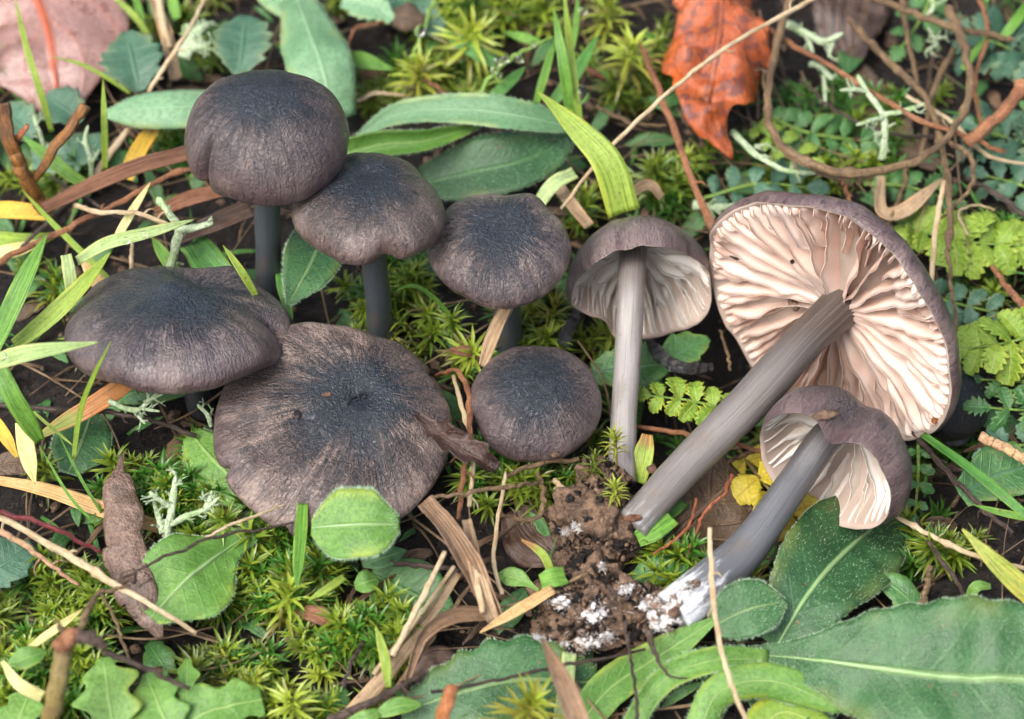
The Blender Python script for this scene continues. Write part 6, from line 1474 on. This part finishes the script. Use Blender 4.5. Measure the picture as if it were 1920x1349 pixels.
for (cx, cy, rx, ry, nt, nc, deep, where) in MOSS_AREAS:
    nc = int(nc * (0.4 if cy > 800 else 0.26))
    for k in range(nt + nc):
        a = rnd.uniform(0, 6.2832); q = math.sqrt(rnd.random()) * (0.95 if k < nt else 1.15)
        x, y = cx + rx * q * math.cos(a), cy + ry * q * math.sin(a)
        p = W(x, y, 0.0)
        for _t in range(5):
            if float(vnoise(np.array([p[0] * 0.75, p[1] * 0.75, 0.0]), 61)) > -0.02: break
            a = rnd.uniform(0, 6.2832); q = math.sqrt(rnd.random()); x, y = cx + rx * q * math.cos(a), cy + ry * q * math.sin(a); p = W(x, y, 0.0)
        else:
            if k >= nt: continue
        gz = float(ground_height(p[0], p[1]))
        if k < nt:
            moss_shoot(x, y, gz + rnd.uniform(0.35, 0.75), rnd.uniform(32, 54), 'moss shoot of the patch ' + where, 'moss_deep' if rnd.random() < deep else ('moss' if rnd.random() < 0.7 else 'moss_lime'), group='moss shoots ' + where)
        else:
            V, F, A = MOSS_VARIANTS[rnd.randrange(6)]
            s = rnd.uniform(0.65, 1.25); az = rnd.uniform(0, 6.28); tl = rnd.uniform(-0.35, 0.35)
            c_, s_ = math.cos(az), math.sin(az)
            X = V * s; X = np.stack([X[:, 0] * c_ - X[:, 1] * s_, X[:, 0] * s_ + X[:, 1] * c_, X[:, 2]], 1)
            X = X + np.array([0, -0.2, 0]) * X[:, 2:3] + np.array([tl, tl * 0.5, 0]) * X[:, 2:3]
            (g_deep if rnd.random() < deep else g_moss).add(X + np.array([p[0], p[1], gz - 0.3]), [F], A)
for k in range(560):
    x, y = rnd.uniform(-24, 24), rnd.uniform(-15, 28)
    if abs(x) < 10.5 and -8.2 < y < 10.5: continue
    V, F, A = MOSS_VARIANTS[rnd.randrange(6)]; s = rnd.uniform(0.8, 1.6); az = rnd.uniform(0, 6.28); c_, s_ = math.cos(az), math.sin(az)
    X = V * s; X = np.stack([X[:, 0] * c_ - X[:, 1] * s_, X[:, 0] * s_ + X[:, 1] * c_, X[:, 2]], 1)
    (g_deep if rnd.random() < 0.4 else g_moss).add(X + np.array([x, y, float(ground_height(x, y)) - 0.1]), [F], A)
tag(link('moss', g_moss.data('moss', [M['moss']], (0, 0, 0))), 'yellow-green moss carpet covering the wet soil', 'moss', kind='stuff')
tag(link('moss', g_deep.data('moss', [M['moss_deep']], (0, 0, 0))), 'dark green low moss between the yellow-green moss', 'moss', kind='stuff')

# ---------------------------------------------------------------- litter on the soil: dead grass bits, needles, crumbs
g_l, g_c = Geo(), Geo()
for _ in range(1100):
    x, y = rnd.uniform(-18, 18), rnd.uniform(-11, 20); z = float(ground_height(x, y)) + rnd.uniform(0.05, 0.3)
    l = rnd.uniform(0.4, 2.0); a = rnd.uniform(0, 6.28); d = np.array([math.cos(a), math.sin(a), rnd.uniform(-0.2, 0.25)])
    P = [np.array([x, y, z]), np.array([x, y, z]) + d * l * 0.5 + np.array([0, 0, rnd.uniform(-.05, .12)]), np.array([x, y, z]) + d * l + np.array([rnd.uniform(-.2, .2), rnd.uniform(-.2, .2), 0])]
    g_l.add(*tube(spl(P, 7), np.linspace(1, 0.5, 7) * rnd.uniform(0.012, 0.045), 5, rnd.choice((0.4, 1.0))))
tag(link('plant_litter', g_l.data('plant_litter', [M['twig']], (0, 0, 0))), 'brown bits of dead grass and needles littering the soil', 'litter', kind='stuff')
for _ in range(2200):
    x, y = rnd.uniform(-14, 14), rnd.uniform(-9, 12); z = float(ground_height(x, y)) + 0.05
    k = rnd.choice((0.03, 0.04, 0.06, 0.09, 0.14))
    g_c.add(*crumb((x, y, z), (k, k * rnd.uniform(0.5, 1), k * rnd.uniform(0.4, 0.9)), rnd.randrange(999), rnd.random() * 6))
tag(link('soil_crumbs', g_c.data('soil_crumbs', [M['clod']], (0, 0, 0))), 'small wet soil crumbs strewn over the ground', 'soil', kind='stuff')
g_d, g_s = Geo(), Geo()
for _ in range(560):
    x, y = rnd.uniform(-18, 18), rnd.uniform(-10, 20)
    z = float(ground_height(x, y)) + rnd.uniform(0.1, 0.45); a = rnd.uniform(0, 6.28); l = rnd.uniform(0.5, 1.6)
    d = np.array([math.cos(a), math.sin(a), rnd.uniform(-0.2, 0.35)])
    P = [np.array([x, y, z]), np.array([x, y, z]) + d * l * 0.5 + np.array([0, 0, 0.08]), np.array([x, y, z]) + d * l]
    wd = l * rnd.choice((0.06, 0.1, 0.16, 0.45))
    V, F, A, _i = leaf_geo(P, np.array([0.5, 0.9, 1.0, 0.8, 0.2]) * wd, n=16, m=5, cup=rnd.uniform(-0.7, 0.7), crumple=0.07, seed=_, twist=rnd.uniform(-60, 60), roll=rnd.uniform(-40, 40), teeth=rnd.choice((0, 3)), tdepth=0.25)
    (g_d if rnd.random() < 0.6 else g_s).add(V, F, A)
tag(link('leaf_litter', g_d.data('leaf_litter', [M['brown_leaf']], (0, 0, 0))), 'brown scraps of rotting leaves lying on the soil', 'litter', kind='stuff')
tag(link('leaf_litter', g_s.data('leaf_litter', [M['straw_brown']], (0, 0, 0))), 'tan scraps of dead grass lying on the soil', 'litter', kind='stuff')
g_a, g_b = Geo(), Geo()
for _ in range(420):
    x, y = rnd.uniform(-17, 17), rnd.uniform(-9, 19); z = float(ground_height(x, y)) + rnd.uniform(0.25, 0.75)
    l = rnd.uniform(1.2, 4.5); a = rnd.uniform(0, 6.28); d = np.array([math.cos(a), math.sin(a), rnd.uniform(-0.06, 0.1)])
    sd = np.array([-d[1], d[0], 0]) * rnd.uniform(-0.35, 0.35)
    p0 = np.array([x, y, z])
    g_a.add(*tube(spl([p0, p0 + d * l * 0.35 + sd * l * 0.3, p0 + d * l * 0.7 + sd * l * 0.45, p0 + d * l + sd * l * 0.2], 14), np.linspace(1, 0.5, 14) * rnd.uniform(0.013, 0.034), 5, rnd.choice((0.5, 1.0))))
tag(link('dry_grass', g_a.data('dry_grass', [M['straw_fine']], (0, 0, 0))), 'fine dead grass straws strewn between the plants', 'dry grass', kind='stuff')
for _ in range(330):
    x, y = rnd.uniform(-17, 17), rnd.uniform(-9, 19); z = float(ground_height(x, y)) + 0.1
    l = rnd.uniform(0.8, 2.2); a = rnd.uniform(0, 6.28); d = np.array([math.cos(a) * 0.7, math.sin(a) * 0.7, rnd.uniform(0.15, 0.6)])
    p0 = np.array([x, y, z]); P = [p0, p0 + d * l * 0.5, p0 + d * l * np.array([1, 1, 0.7])]
    V, F, A, _i = leaf_geo(P, np.array([0.8, 1.0, 0.9, 0.5, 0.05]) * rnd.uniform(0.05, 0.13), n=14, m=3, fold=0.3, seed=_)
    g_b.add(V, F, A)
tag(link('fine_grass', g_b.data('fine_grass', [M['grass_deep']], (0, 0, 0))), 'fine short green grass growing among the litter', 'grass', kind='stuff')
# low green undergrowth filling the gaps
g_u = Geo()
for _ in range(400):
    x, y = rnd.uniform(-18, 18), rnd.uniform(-10, 20)
    z = float(ground_height(x, y)) + rnd.uniform(0.0, 0.25); a = rnd.uniform(0, 6.28); l = rnd.uniform(0.5, 1.3)
    d = np.array([math.cos(a), math.sin(a), rnd.uniform(0.1, 0.7)])
    P = [np.array([x, y, z]), np.array([x, y, z]) + d * l * 0.5, np.array([x, y, z]) + d * l - np.array([0, 0, 0.25 * l])]
    V, F, A, _i = leaf_geo(P, np.array([0.15, 0.8, 1.0, 0.7, 0.1]) * l * rnd.uniform(0.25, 0.6), n=16, m=5, teeth=rnd.choice((0, 2, 3)), tdepth=0.25, fold=0.2, seed=_)
    g_u.add(V, F, A)
tag(link('undergrowth', g_u.data('undergrowth', [M['deep']], (0, 0, 0))), 'low dark green leaves filling the gaps between plants', 'undergrowth', kind='stuff')
# ---------------------------------------------------------------- ground sheet
def axis_coords(lo, hi, step, far):
    c = list(np.arange(lo, hi + 1e-6, step)); s = step
    while c[-1] < far: s *= 1.35; c.append(c[-1] + s)
    s = step
    while c[0] > -far: s *= 1.35; c.insert(0, c[0] - s)
    return np.array(c)
gx = axis_coords(-14, 14, 0.092, 600); gy = axis_coords(-10, 14, 0.092, 600)
GX, GY = np.meshgrid(gx, gy)
GZ = ground_height(GX, GY)
near = np.clip(1.2 - np.maximum(np.abs(GX), np.abs(GY)) / 60.0, 0, 1)
GZ = GZ + near * (0.16 * fbm(np.stack([GX * 1.1, GY * 1.1, 0 * GX], -1), 5, 77) + 0.10 * np.abs(fbm(np.stack([GX * 3.0, GY * 3.0, 0 * GX + 3], -1), 3, 79)))
gme = mesh_data('ground', np.stack([GX, GY, GZ], -1).reshape(-1, 3), [gridF(len(gy), len(gx))], None, [M['soil']])
go = link('ground', gme)
tag(go, 'dark wet brown soil between the moss and plants', 'soil', kind='structure')
